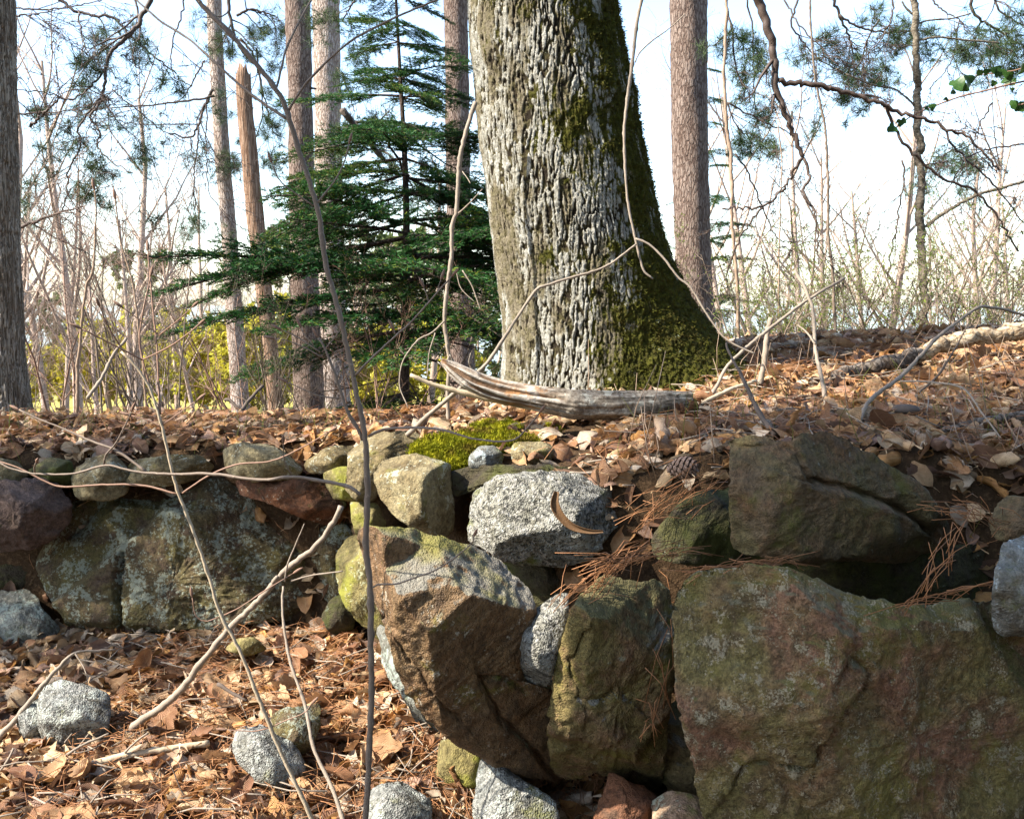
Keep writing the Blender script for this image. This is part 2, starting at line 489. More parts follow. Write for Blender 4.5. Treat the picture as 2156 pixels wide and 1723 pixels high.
def wall_side(x, y):
    """signed distance behind (+) or in front (-) of the wall line"""
    best = np.full(x.shape, 1e9)
    for a, b in zip(WALL_LINE[:-1], WALL_LINE[1:]):
        ab = b - a
        t = np.clip(((x - a[0]) * ab[0] + (y - a[1]) * ab[1]) / (ab @ ab), 0, 1)
        best = np.minimum(best, np.hypot(x - a[0] - t * ab[0], y - a[1] - t * ab[1]))
    return np.where(y > wall_y(x), best, -best)

FAR_Y = np.array([-300, -20, 5, 7, 12, 20, 30, 45, 62, 75, 90, 4000], float)
FAR_Z = np.array([-0.5, 0, 0.45, 0.2, -0.35, -1.1, -1.95, -2.5, -3.3, -4.3, -6.0, -6.0], float)

def gz(x, y, micro=True):
    x = np.asarray(x, float); y = np.asarray(y, float); sh = x.shape
    x = np.atleast_1d(x).ravel(); y = np.atleast_1d(y).ravel()
    p = np.stack([x, y, np.zeros_like(x)], 1)
    low = 0.0 + 0.03 * fbm(p * 1.3, 3, 5) + 0.10 * np.exp(-np.abs(wall_side(x, y)) / 0.25)
    low = low - 0.16 * np.exp(-(((x - 0.1) / 0.5) ** 2 + ((y - 2.65) / 0.4) ** 2))
    yc = np.interp(x, [-0.6, 1.0], [5.0, 5.6])
    bank = bank_rbf(np.clip(x, -3.5, 4.0), np.minimum(y, yc))
    far = np.interp(y, FAR_Y, FAR_Z) + 0.06 * fbm(p * 0.7, 3, 9)
    t = sstep(0.0, 2.2, y - yc)
    bank = bank * (1 - t) + far * t
    lat = sstep(6, 12, np.abs(x)) * sstep(-1, 3, y) * (1 - sstep(7, 12, y))
    bank = bank * (1 - lat) + 0.7 * lat
    z = np.where(y > 9, far, low + (bank - low) * sstep(0.02, 0.22, wall_side(x, y)))
    if micro:
        near = (y < 9)
        z = z + np.where(near, 0.012 * fbm(p * 9, 3, 3), 0)
    return z.reshape(sh) if sh else float(z[0])

def grid_mesh(xs, ys, zf):
    X, Y = np.meshgrid(xs, ys)
    Z = zf(X, Y)
    V = np.stack([X, Y, Z], -1).reshape(-1, 3)
    nx, ny = len(xs), len(ys)
    i, j = np.meshgrid(np.arange(nx - 1), np.arange(ny - 1))
    a = (j * nx + i).ravel()
    return V, np.stack([a, a + 1, a + nx + 1, a + nx], 1)

xs = np.concatenate([[-900, -300, -120, -60, -30, -18, -12, -8, -6, -4.5], np.arange(-3.6, 3.61, 0.03), [4.5, 6, 8, 12, 18, 30, 60, 120, 300, 900]])
ys = np.concatenate([[-400, -100, -30, -10, -4, -1, 0.5, 1.4, 1.9], np.arange(2.2, 6.2, 0.03), np.arange(6.4, 14, 0.5), np.arange(15, 90, 2.5), [120, 300, 900, 3000]])
V, F = grid_mesh(xs, ys, gz)
tag(mobj('ground', V, F, MT['ground']), kind='structure', label='leaf covered forest floor sloping down behind the wall')
V, F = grid_mesh(np.linspace(-3000, 3000, 7), np.linspace(68, 4500, 9), lambda X, Y: np.full(X.shape, -4.5))
tag(mobj('lake', V, F, MT['water']), kind='structure', label='bright lake beyond the trees')

# ------------------------------------------------------------------ stones
def make_rock(outline, y, n=(0.05, -0.96, 0.25), T=0.3, B=0.05, p=5.0, q=2.0, facets=(), cracks=(), rough=1.0, seed=0, res=0.009, strata=None, cen=None, smooth_out=True, tex=1.0):
    """A stone whose outline in the photograph is given; it stands at distance y, its face turned to n,
    T thick behind and B bulging in front; facets are flat faces through a pixel with a world normal."""
    n = unit(n)
    uv = np.array(outline, float)
    uc = uv.mean(0) if cen is None else np.array(cen, float)
    C = P(uc[0], uc[1], y)
    e1 = unit(np.cross(n, [0, 0, 1])) * -1
    if e1[0] < 0: e1 = -e1
    e2 = np.cross(n, e1)
    if e2[2] < 0: e2 = -e2
    L = np.array([[np.dot(on_plane(u, v, C, n) - C, e1), np.dot(on_plane(u, v, C, n) - C, e2)] for u, v in outline])
    # dense closed outline, corners slightly rounded
    cl = np.vstack([L, L[:1]])
    seg = np.linalg.norm(np.diff(cl, axis=0), axis=1); s = np.concatenate([[0], np.cumsum(seg)])
    per = s[-1]; Nn = int(np.clip(per / res, 48, 460))
    x = np.linspace(0, per, Nn, endpoint=False)
    O = np.stack([np.interp(x, s, cl[:, k]) for k in range(2)], 1)
    k = max(1, int(Nn * 0.007))
    for _ in range(2):
        O = sum(np.roll(O, d, 0) for d in range(-k, k + 1)) / (2 * k + 1)
    R = np.sqrt((O ** 2).sum(1)).mean()
    nr = int(np.clip(R / res, 10, 80)); nb = max(6, nr // 3)
    tf = np.linspace(0, 1, nr + 1)[1:]
    sf = 1 - (1 - tf) ** 1.5                         # front rings, denser at the rim
    sb = 1 - np.linspace(0, 1, nb + 1)[1:-1] ** 1.5  # back rings
    rings = []; zz = []
    L_out = 1.05 if len(outline) < 12 else 1.03
    p = p * 1.5
    for t in sf: rings.append(t); zz.append(B * (1 - t ** p) ** (1 / q))
    for t in sb: rings.append(t); zz.append(-T * (1 - t ** p) ** (1 / q))
    rings = np.array(rings); zz = np.array(zz)
    X = (rings[:, None, None] * (O * L_out)[None]).reshape(-1, 2)
    Z = np.repeat(zz, Nn)
    X = np.vstack([[0, 0], X, [0, 0]]); Z = np.concatenate([[B], Z, [-T]])
    # the body reaches straight back from the face, widening no more than needed to stay behind its outline
    vd = unit(C - CAMP); dist = np.linalg.norm(C - CAMP)
    grow_b = np.where(Z < 0, (1 - Z / dist) * (1 + 0.10 * Z / max(T, 1e-3)), 1.0)
    X = X * grow_b[:, None]
    V = C + X[:, :1] * e1 + X[:, 1:] * e2 + np.where(Z > 0, Z, 0)[:, None] * n + np.where(Z < 0, -Z, 0)[:, None] * vd
    nR = len(rings)
    i, j = np.meshgrid(np.arange(nR - 1), np.arange(Nn), indexing='ij'); j2 = (j + 1) % Nn
    Fq = np.stack([1 + i * Nn + j, 1 + (i + 1) * Nn + j, 1 + (i + 1) * Nn + j2, 1 + i * Nn + j2], -1).reshape(-1, 4)
    j = np.arange(Nn); j2 = (j + 1) % Nn; last = len(V) - 1; b = 1 + (nR - 1) * Nn
    Ft = np.vstack([np.stack([np.zeros(Nn, int), 1 + j, 1 + j2], 1), np.stack([np.full(Nn, last), b + j2, b + j], 1)])
    # handedness: rings run anticlockwise or not
    area = 0.5 * np.sum(O[:, 0] * np.roll(O[:, 1], -1) - O[:, 1] * np.roll(O[:, 0], -1))
    if area * np.dot(np.cross(e1, e2), n) < 0:
        Fq = Fq[:, ::-1]; Ft = Ft[:, ::-1]
    size = 2 * R
    # bumps before cutting so that flat faces stay fairly flat
    D = V - C
    dirn = D / (np.linalg.norm(D, axis=1, keepdims=True) + 1e-9)
    dirn = unit_rows(0.6 * dirn + 0.9 * np.sign(Z)[:, None] * n * (1 - np.concatenate([[0], np.repeat(rings, Nn), [0]]) ** 3)[:, None])
    inv = 1.0 / size
    front = Z > -1e-6
    rng = random.Random(seed + 77)
    V = V + dirn * (size * 0.045 * rough * fbm(V * inv * 2.2 + seed * 3.1, 3, seed))[:, None]
    for k in range(int(8 + 6 * rough)):              # small random chips
        a = rng.uniform(0, 2 * math.pi); el = rng.uniform(0.35, 1.1)
        w = unit(math.cos(a) * e1 * math.cos(el) + math.sin(a) * e2 * math.cos(el) + n * math.sin(el))
        h = (V - C) @ w; lim = np.quantile(h, rng.uniform(0.86, 0.975))
        V = shear_to(V, np.maximum(0, h - lim), w, front, 0.25 * T)
    for (fu, fv, fn, back) in facets:
        w = unit(fn); Q = on_plane(fu, fv, C, n) + n * (B - back)
        h = (V - Q) @ w
        V = shear_to(V, np.maximum(0, h), w, front, 0.95 * T)
    for (pts, depth, width, stp) in cracks:
        pl = np.array([[np.dot(on_plane(u, v, C, n) - C, e1), np.dot(on_plane(u, v, C, n) - C, e2)] for u, v in pts])
        W2 = np.stack([(V - C) @ e1, (V - C) @ e2], 1)
        W2 = W2 + 0.006 * np.stack([vnoise(V * 30, 3), vnoise(V * 30, 4)], 1)
        best = np.full(len(V), 9.0); sd = np.zeros(len(V))
        for a, bb in zip(pl[:-1], pl[1:]):
            ab = bb - a; t = np.clip(((W2 - a) @ ab) / (ab @ ab), 0, 1)
            dv = W2 - a - t[:, None] * ab; d = np.linalg.norm(dv, axis=1)
            cr = ab[0] * dv[:, 1] - ab[1] * dv[:, 0]
            m = d < best; best = np.where(m, d, best); sd = np.where(m, np.sign(cr), sd)
        fr = np.concatenate([[1.0], (Z[1:-1] > -1e-6).astype(float), [0]])
        V = V - n * (fr * depth * np.exp(-(best / width) ** 2))[:, None]
        if stp:
            V = V - n * (fr * stp * (sd > 0) * np.exp(-(best / 0.12) ** 2))[:, None]
    # surface relief: blocky steps, pits, grain
    S = V.copy()
    if strata is not None:
        ax = unit(strata); al = (S @ ax)[:, None] * ax
        S = (S - al) + al * 0.16
        lam = ridged(S * 16 + seed, 3, seed + 5)
        rel = 0.011 * lam * tex
    else:
        rel = 0.0065 * tex * fbm(S * 14 + seed, 4, seed + 5)
        c1_, c2_, cid = voro(S * 7.5 + 0.25 * fbm(S * 9, 2, seed)[:, None], seed + 9)
        rel = rel + 0.008 * tex * (cid - 0.5) * sstep(0.02, 0.16, c2_ - c1_)
    rel = rel + 0.0035 * tex * ridged(S * 38, 3, seed + 2)
    rel = rel + 0.0016 * tex * fbm(V * 120, 2, seed + 8)
    V = V + dirn * (rel * min(1.0, size / 0.35))[:, None]
    return V, [Fq, Ft], C

def shear_to(V, h, w, front, lim):
    """cut a face: points that stand out of a plane by h sink straight back into the stone (not sideways), at most lim"""
    d = V - CAMP
    d = d / np.linalg.norm(d, axis=1, keepdims=True)
    k = np.maximum(0.12, -(d @ w))
    t = np.minimum(h / k, lim)
    return V + d * (t + (t > 0) * (~front) * np.minimum(0.05, 0.6 * t))[:, None]

def unit_rows(a):
    return a / (np.linalg.norm(a, axis=1, keepdims=True) + 1e-9)

wall = empty('dry_stone_wall', tuple(P(1078, 1700, 3.2) * np.array([1, 1, 0])), 'old dry stone retaining wall of big rough boulders below the leafy bank', 'wall')

def stone(mat, outline, y, label=None, **k):
    V, F, C = make_rock(outline, y, **k)
    o = mobj('stone', V, F, MT[mat], wall, origin=C)
    if label: o['label'] = label
    return o

SHADE_N = (0.36, -0.93, -0.06)
# --- the lower wall on the left
stone('slab', [(78, 1195), (95, 1140), (130, 1095), (170, 1060), (260, 1040), (390, 1030), (470, 1005), (560, 1030), (640, 1075), (700, 1130), (745, 1180), (735, 1240), (690, 1290), (600, 1310), (520, 1325), (470, 1345), (380, 1362), (290, 1375), (262, 1376), (245, 1390), (200, 1393), (160, 1360), (115, 1290), (90, 1240)],
      4.2, 'broad olive slab spotted with pale lichen', n=(0.0, -0.97, 0.2), T=0.3, B=0.05, p=7, seed=1, res=0.008, cracks=[([(262, 1165), (255, 1230), (260, 1300), (258, 1400)], 0.05, 0.012, 0.012), ([(500, 1015), (590, 1060), (650, 1110), (655, 1200)], 0.014, 0.02, 0.012)], tex=1.1)
stone('purple', [(-60, 1030), (0, 1010), (60, 1008), (120, 1025), (150, 1060), (145, 1090), (110, 1130), (60, 1155), (0, 1158), (-60, 1150)], 4.12, 'rounded purplish brown boulder', T=0.3, B=0.09, p=2.6, seed=2)
stone('pale', [(-60, 1255), (0, 1245), (60, 1242), (82, 1270), (102, 1310), (132, 1350), (150, 1400), (110, 1432), (0, 1440), (-60, 1432)], 4.1, 'pale stone crusted with grey green lichen', n=(-0.05, -0.93, 0.3), T=0.35, B=0.05, p=6, seed=3)
stone('mossy', [(-60, 1160), (60, 1165), (95, 1190), (90, 1250), (-60, 1255)], 4.36, T=0.2, B=0.03, seed=4)
stone('buff', [(155, 1000), (185, 968), (240, 955), (264, 985), (268, 1035), (220, 1054), (165, 1050), (152, 1025)], 4.2, T=0.28, B=0.05, p=3, seed=5)
stone('buff', [(256, 1000), (290, 970), (350, 955), (420, 960), (448, 980), (432, 1008), (350, 1024), (275, 1022)], 4.22, T=0.3, B=0.05, p=3, seed=6)
stone('buff', [(470, 948), (515, 933), (590, 950), (634, 985), (615, 1007), (540, 1012), (478, 995)], 4.2, T=0.3, B=0.06, p=3.2, n=(0, -0.8, 0.55), seed=7)
stone('buff', [(640, 975), (680, 945), (745, 938), (748, 978), (700, 996), (652, 994)], 4.15, T=0.25, B=0.05, p=3, seed=8)
stone('red', [(500, 1012), (580, 1003), (680, 1012), (722, 1060), (700, 1105), (640, 1092), (580, 1062), (510, 1042)], 4.2, 'rusty red flat stone above the olive slab', T=0.2, B=0.035, p=4, seed=9)
stone('yellow', [(683, 1000), (720, 985), (772, 980), (782, 1030), (760, 1058), (700, 1050)], 4.05, T=0.2, B=0.05, p=3.5, seed=10)
stone('buff', [(735, 1000), (740, 950), (762, 918), (800, 908), (868, 910), (900, 930), (890, 955), (845, 975), (800, 990), (792, 1045), (750, 1052), (730, 1030)], 3.92, 'buff cap stone at the corner of the wall', n=(-0.15, -0.8, 0.55), T=0.3, B=0.04, p=5, seed=11, cen=(785, 965))
stone('slab', [(630, 1085), (700, 1055), (780, 1060), (800, 1100), (770, 1190), (750, 1250), (700, 1300), (670, 1200)], 4.3, T=0.25, B=0.04, p=4, seed=12)
stone('mossy', [(676, 1300), (700, 1262), (732, 1243), (754, 1290), (742, 1330), (700, 1332)], 4.05, T=0.2, B=0.04, p=3, seed=13)
stone('yellow', [(716, 1170), (740, 1140), (780, 1128), (806, 1180), (818, 1260), (832, 1310), (815, 1350), (790, 1325), (763, 1302), (733, 1252), (717, 1210)], 3.72, 'yellow green stone wedged behind the leaning slab', n=(-0.55, -0.8, 0.15), T=0.25, B=0.05, p=4, seed=14)
stone('yellow', [(740, 1058), (795, 1060), (815, 1100), (800, 1130), (765, 1140), (742, 1112)], 3.86, T=0.2, B=0.04, p=3, seed=15, rough=1.6)
stone('mossy', [(440, 1352), (560, 1325), (690, 1300), (780, 1320), (800, 1370), (640, 1385), (480, 1390)], 4.28, T=0.2, B=0.03, seed=16)
stone('pale', [(800, 1320), (835, 1340), (860, 1430), (905, 1500), (950, 1560), (900, 1540), (850, 1460), (815, 1400)], 3.2, n=(-0.6, -0.75, 0.2), T=0.2, B=0.03, p=4, seed=17)
stone('buff', [(-60, 985), (0, 962), (40, 970), (62, 1000), (40, 1014), (-60, 1016)], 4.2, T=0.25, B=0.05, p=3, seed=18)
stone('mossy', [(58, 990), (110, 962), (152, 972), (160, 1022), (100, 1024), (66, 1014)], 4.27, T=0.2, B=0.05, p=3, seed=19)
# --- the corner
stone('schist', [(760, 1122), (830, 1120), (900, 1128), (985, 1158), (1050, 1188), (1102, 1245), (1118, 1295), (1090, 1385), (1100, 1432), (1160, 1424), (1192, 1480), (1222, 1560), (1262, 1640), (1278, 1690), (1232, 1716), (1170, 1684), (1090, 1642), (1010, 1584), (960, 1554), (900, 1502), (850, 1432), (823, 1340), (793, 1260), (773, 1190)],
      2.64, 'great leaning slab of banded brown stone', n=(0.42, -0.86, -0.30), T=0.36, B=0.05, p=7, seed=21, res=0.007, cen=(985, 1390), strata=(0.80, 0.0, 0.62), rough=0.28,
      tex=0.55, facets=[(850, 1158, (0.08, -0.45, 0.89), 0.0), (985, 1236, (0.58, -0.34, 0.74), 0.0), (845, 1370, (-0.85, -0.5, -0.1), 0.0)],
      cracks=[([(1000, 1415), (1040, 1490), (1110, 1560), (1180, 1640)], 0.018, 0.008, 0.012), ([(1000, 1412), (1040, 1405), (1090, 1432)], 0.02, 0.008, 0.0), ([(815, 1290), (840, 1345)], 0.03, 0.006, 0), ([(860, 1380), (900, 1440), (960, 1500)], 0.012, 0.006, 0.006)])
stone('buff', [(800, 1000), (820, 970), (880, 960), (945, 983), (955, 1050), (948, 1112), (925, 1137), (880, 1112), (830, 1072), (805, 1040)], 3.5, 'squared buff block with one sunlit face', n=(-0.15, -0.95, 0.2), T=0.3, B=0.11, p=8, seed=22, rough=0.6,
      facets=[(902, 1050, (-0.62, -0.76, 0.18), 0.0), (904, 1050, (0.86, -0.5, 0.02), 0.0), (880, 985, (-0.1, -0.3, 0.95), 0.03)], cracks=[([(866, 980), (862, 1040), (868, 1110)], 0.008, 0.006, 0)])
stone('granite', [(985, 1090), (1000, 1040), (1040, 1015), (1100, 1003), (1180, 998), (1260, 1018), (1318, 1045), (1324, 1090), (1275, 1132), (1252, 1168), (1190, 1192), (1110, 1187), (1040, 1167), (988, 1142)], 3.15, 'rounded speckled grey granite boulder', n=(-0.12, -0.86, 0.5), T=0.36, B=0.08, p=4.5, seed=23, rough=0.7, res=0.007)
stone('granite', [(1083, 1392), (1098, 1330), (1130, 1290), (1192, 1252), (1194, 1310), (1177, 1380), (1157, 1442), (1118, 1432)], 2.62, 'small granite wedge jammed beside the leaning slab', n=(-0.5, -0.8, 0.3), T=0.2, B=0.06, p=4, seed=24)
stone('pillar', [(1157, 1540), (1172, 1440), (1178, 1370), (1215, 1270), (1272, 1213), (1322, 1222), (1392, 1228), (1412, 1290), (1418, 1400), (1398, 1500), (1392, 1600), (1384, 1650), (1345, 1660), (1300, 1634), (1250, 1618), (1200, 1628), (1167, 1612)], 2.60, 'upright olive brown pillar stone', n=(0.40, -0.91, -0.12), T=0.32, B=0.04, p=9, seed=25, res=0.007, rough=0.45,
      facets=[(1345, 1250, (0.2, -0.6, 0.75), 0.0), (1398, 1400, (0.93, -0.35, 0), 0.0)],
      cracks=[([(1215, 1470), (1260, 1465), (1290, 1440), (1305, 1455)], 0.014, 0.007, 0.008), ([(1225, 1330), (1210, 1400), (1220, 1470)], 0.016, 0.009, 0.012), ([(1285, 1500), (1282, 1525)], 0.014, 0.006, 0), ([(1278, 1555), (1276, 1585)], 0.014, 0.006, 0)])
stone('boulder', [(1440, 1262), (1465, 1215), (1550, 1198), (1640, 1195), (1760, 1240), (1900, 1275), (2060, 1268), (2200, 1290), (2400, 1330), (2450, 1600), (2400, 1850), (2000, 1880), (1700, 1860), (1560, 1800), (1500, 1700), (1460, 1560), (1435, 1440)], 2.44, 'huge mottled brown and olive boulder, the largest of the wall', n=(0.34, -0.93, -0.10), T=0.45, B=0.07, p=9, seed=26, res=0.0075, rough=0.5, cen=(1900, 1540),
      facets=[(1560, 1290, (0.0, -0.45, 0.9), 0.0), (1760, 1330, (0.3, -0.72, 0.62), 0.0), (1478, 1420, (-0.8, -0.6, 0.05), 0.0), (1500, 1620, (-0.5, -0.8, -0.4), 0.01)],
      cracks=[(c9([(1000, 680), (1110, 760), (1060, 850), (1000, 930)]), 0.016, 0.008, 0.008), (c9([(950, 960), (870, 1070), (800, 1230), (780, 1370), (700, 1370), (510, 1400), (470, 1460), (430, 1560)]), 0.03, 0.0065, 0.014), (c9([(300, 480), (340, 800), (330, 1200), (420, 1420)]), 0.012, 0.03, 0.0), (c9([(960, 660), (900, 780), (860, 850)]), 0.012, 0.012, 0.006)], tex=1.2)
stone('pillar', [(1388, 1500), (1440, 1470), (1495, 1580), (1540, 1690), (1510, 1760), (1430, 1690), (1390, 1630)], 2.86, n=SHADE_N, T=0.25, B=0.04, p=4, seed=27)
stone('dark', [(1545, 928), (1600, 918), (1675, 942), (1702, 918), (1762, 918), (1850, 968), (1945, 1030), (1978, 1080), (1988, 1140), (1900, 1178), (1780, 1172), (1650, 1166), (1550, 1152), (1546, 1050)], 2.66, 'dark cracked capstone perched over a black gap', n=(0.3, -0.94, -0.12), T=0.34, B=0.06, p=7, seed=28, res=0.007, rough=0.6,
      facets=[(1620, 960, (-0.1, -0.62, 0.77), 0.02), (1800, 985, (0.42, -0.62, 0.66), 0.0), (1900, 1075, (0.5, -0.68, 0.52), 0.015)],
      cracks=[([(1690, 1004), (1767, 1021), (1851, 1050), (1925, 1092), (1980, 1130)], 0.04, 0.009, 0.022), ([(1550, 958), (1600, 962), (1640, 958)], 0.018, 0.005, 0.004), ([(1672, 950), (1680, 985), (1690, 1004)], 0.016, 0.008, 0.0)])
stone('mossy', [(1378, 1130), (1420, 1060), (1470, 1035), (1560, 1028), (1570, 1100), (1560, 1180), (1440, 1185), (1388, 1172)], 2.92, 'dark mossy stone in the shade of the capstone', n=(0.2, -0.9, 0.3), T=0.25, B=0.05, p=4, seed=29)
stone('blue', [(2088, 1295), (2095, 1200), (2112, 1148), (2210, 1110), (2290, 1300), (2200, 1350), (2100, 1335)], 2.40, 'grey stone standing on the end of the huge boulder', n=(0.3, -0.94, 0.05), T=0.25, B=0.05, p=5, seed=30, facets=[(2150, 1160, (-0.2, -0.5, 0.8), 0.01)])
stone('dark', [(2078, 1105), (2105, 1060), (2190, 1040), (2290, 1120), (2190, 1150), (2090, 1140)], 2.68, n=(0.2, -0.9, 0.3), T=0.25, B=0.05, p=4, seed=31)
stone('greystone', [(1004, 1610), (1032, 1588), (1080, 1625), (1160, 1684), (1185, 1770), (1020, 1790), (1000, 1700)], 2.72, 'pale blue grey stone under the leaning slab', n=(-0.1, -0.85, 0.45), T=0.25, B=0.05, p=4, seed=32)
stone('red', [(1258, 1710), (1285, 1625), (1335, 1648), (1380, 1684), (1386, 1780), (1265, 1790)], 2.7, 'rust red stone under the upright pillar stone', n=SHADE_N, T=0.25, B=0.04, p=4, seed=33)
stone('pink', [(1376, 1692), (1420, 1668), (1495, 1682), (1520, 1725), (1515, 1800), (1380, 1800)], 2.62, 'pinkish stone below the huge boulder', n=(0.0, -0.85, 0.5), T=0.25, B=0.05, p=4, seed=34)
stone('yellow', [(922, 1610), (932, 1560), (968, 1543), (1005, 1578), (1018, 1640), (960, 1668), (928, 1656)], 2.98, n=(-0.3, -0.9, 0.1), T=0.2, B=0.05, p=4, seed=35, rough=1.4)
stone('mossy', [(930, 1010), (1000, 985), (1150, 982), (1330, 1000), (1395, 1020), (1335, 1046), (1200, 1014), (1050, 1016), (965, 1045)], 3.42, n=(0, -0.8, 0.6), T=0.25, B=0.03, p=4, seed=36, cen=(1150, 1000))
stone('blue', [(990, 965), (1010, 945), (1045, 940), (1062, 960), (1055, 985), (1015, 992), (992, 985)], 3.6, 'small rounded blue grey stone under the moss', n=(-0.1, -0.85, 0.5), T=0.12, B=0.05, p=2.6, seed=37)
stone('buff', [(1074, 945), (1085, 930), (1160, 935), (1166, 950), (1150, 985), (1100, 988), (1078, 972)], 3.6, 'small squared yellow stone beside the mossy top', n=(-0.1, -0.9, 0.35), T=0.15, B=0.04, p=7, seed=38, facets=[(1120, 948, (0, -0.3, 0.95), 0.01)])
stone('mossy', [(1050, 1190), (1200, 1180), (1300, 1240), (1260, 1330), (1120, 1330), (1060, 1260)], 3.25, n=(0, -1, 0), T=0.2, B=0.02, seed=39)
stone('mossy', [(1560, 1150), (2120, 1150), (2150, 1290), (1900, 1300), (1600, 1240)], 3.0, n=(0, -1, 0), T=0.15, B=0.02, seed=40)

# --- loose rocks lying on the leaves
def loose(mat, outline, y, label, name='rock', **k):
    V, F, C = make_rock(outline, y, **k)
    base = C.copy(); base[2] = V[:, 2].min()
    o = mobj(name, V, F, MT[mat], origin=base)
    return tag(o, label, 'rock', 'loose rocks among the fallen leaves')
loose('greystone', [(90, 1500), (94, 1455), (130, 1433), (175, 1440), (226, 1465), (234, 1500), (217, 1570), (150, 1580), (93, 1568)], 3.24, 'grey lichened rock with a flat top in the leaves below the pale wall stone', n=(-0.1, -0.88, 0.45), T=0.2, B=0.05, p=5, seed=51)
loose('greystone', [(38, 1505), (84, 1470), (100, 1500), (98, 1560), (58, 1560)], 3.32, 'small grey rock leaning against the flat topped one', n=(-0.2, -0.9, 0.35), T=0.15, B=0.04, p=4, seed=52)
loose('greystone', [(496, 1572), (504, 1545), (560, 1533), (622, 1570), (642, 1622), (604, 1655), (550, 1646), (508, 1612)], 2.95, 'rounded grey rock half buried in leaves beside the thin sapling', n=(-0.15, -0.7, 0.7), T=0.2, B=0.07, p=3, seed=53)
loose('slab', [(572, 1505), (620, 1487), (672, 1480), (668, 1540), (642, 1595), (590, 1570)], 3.06, 'olive mossy rock tucked behind the rounded grey one', n=(0.3, -0.9, 0.3), T=0.15, B=0.05, p=4, seed=54)
loose('greystone', [(764, 1695), (788, 1660), (850, 1650), (902, 1682), (915, 1750), (780, 1770)], 2.70, 'pale grey rock in the leaves at the foot of the tall sapling', n=(-0.1, -0.7, 0.7), T=0.2, B=0.06, p=3, seed=55)
loose('yellow', [(478, 1368), (498, 1348), (540, 1344), (560, 1366), (525, 1380)], 3.8, 'small mossy yellow stone at the foot of the broad olive slab', n=(-0.1, -0.8, 0.6), T=0.15, B=0.04, p=3, seed=56)

# ------------------------------------------------------------------ the big old tree
def uvpx(V):
    D = V - CAMP
    f = D @ _F
    return 1078 + FPX * D[:, 0] / f, 861.5 - FPX * (D @ _U) / f

def trunk_mesh(edges, y, ztop, nth, dz, sx, sz, depth, seed, lobes=(), zfine=None, warp=0.35, fine=0.3, lean_y=0.0, zlow=None):
    """edges: (v, u_left, u_right) in the photograph; a trunk of furrowed bark standing at distance y"""
    e = np.array(edges, float)
    zs = np.array([P(0, v, y)[2] for v in e[:, 0]]); o = np.argsort(zs)
    xl = np.array([P(u, v, y)[0] for v, u in zip(e[:, 0], e[:, 1])])[o]
    xr = np.array([P(u, v, y)[0] for v, u in zip(e[:, 0], e[:, 2])])[o]; zs = zs[o]
    z0 = zs[0] if zlow is None else zlow; zf = zs[-1] + 0.1 if zfine is None else zfine
    rows = np.concatenate([np.arange(z0, zf, dz), np.arange(zf, ztop, dz * 12)])
    cx = np.interp(rows, zs, (xl + xr) / 2); r = np.interp(rows, zs, (xr - xl) / 2)
    sl = ((xl + xr)[-1] - (xl + xr)[-3]) / 2 / (zs[-1] - zs[-3])
    up = np.maximum(0, rows - zs[-1]); cx = cx + sl * up; r = r * np.exp(-up * 0.05)
    th = np.arange(nth) * 2 * math.pi / nth
    Zg, TH = np.meshgrid(rows, th, indexing='ij'); Rg = np.repeat(r[:, None], nth, 1); CX = np.repeat(cx[:, None], nth, 1)
    for (a, w, z_a, z_b, amp, pw) in lobes:         # root flares: angle, width, height where it starts, ground, reach
        t = np.clip((z_a - Zg) / (z_a - z_b), 0, 1.3)
        d = (TH - a + math.pi) % (2 * math.pi) - math.pi
        Rg = Rg + amp * t ** pw * np.exp(-(d / w) ** 2)
    X = CX + Rg * np.cos(TH); Y = y + Rg * np.sin(TH) + lean_y * (Zg - z0)
    V = np.stack([X, Y, Zg], -1).reshape(-1, 3)
    nrm = np.stack([np.cos(TH), np.sin(TH), np.zeros_like(TH)], -1).reshape(-1, 3)
    lo = fbm(V * 2.5, 3, seed)
    q = V + np.stack([fbm(V * 9, 3, seed + 3), fbm(V * 9, 3, seed + 4), 0 * lo], 1) * 0.008 * warp / 0.35
    p = q * np.array([sx, sx, sz])
    p[:, 2] += 0.7 * vnoise(V * np.array([sx, sx, 0.5]) * 0.9, seed + 6)
    d1, d2, cid = voro(p, seed)
    plate = sstep(0.05, 0.16, d2 - d1 + 0.11 * fbm(V * np.array([80, 80, 34]), 2, seed + 30)) * (0.78 + 0.35 * (cid - 0.2))
    e1_, e2_, c2id = voro(q * np.array([sx * 2.3, sx * 2.3, sz * 3.2]), seed + 20)
    crackle = sstep(0.02, 0.18, e2_ - e1_)
    h = plate * (1 - fine + fine * crackle) + 0.16 * fbm(V * np.array([80, 80, 50]), 3, seed + 9)
    V = V + nrm * (depth * (h - 0.5) + 0.02 * Rg.reshape(-1) * lo * 2)[:, None]
    nR = len(rows)
    i, j = np.meshgrid(np.arange(nR - 1), np.arange(nth), indexing='ij'); j2 = (j + 1) % nth
    F = np.stack([i * nth + j, i * nth + j2, (i + 1) * nth + j2, (i + 1) * nth + j], -1).reshape(-1, 4)
    cap = ((nR - 1) * nth + np.arange(nth))[None]
    return V, [F, cap], h, cid, nrm

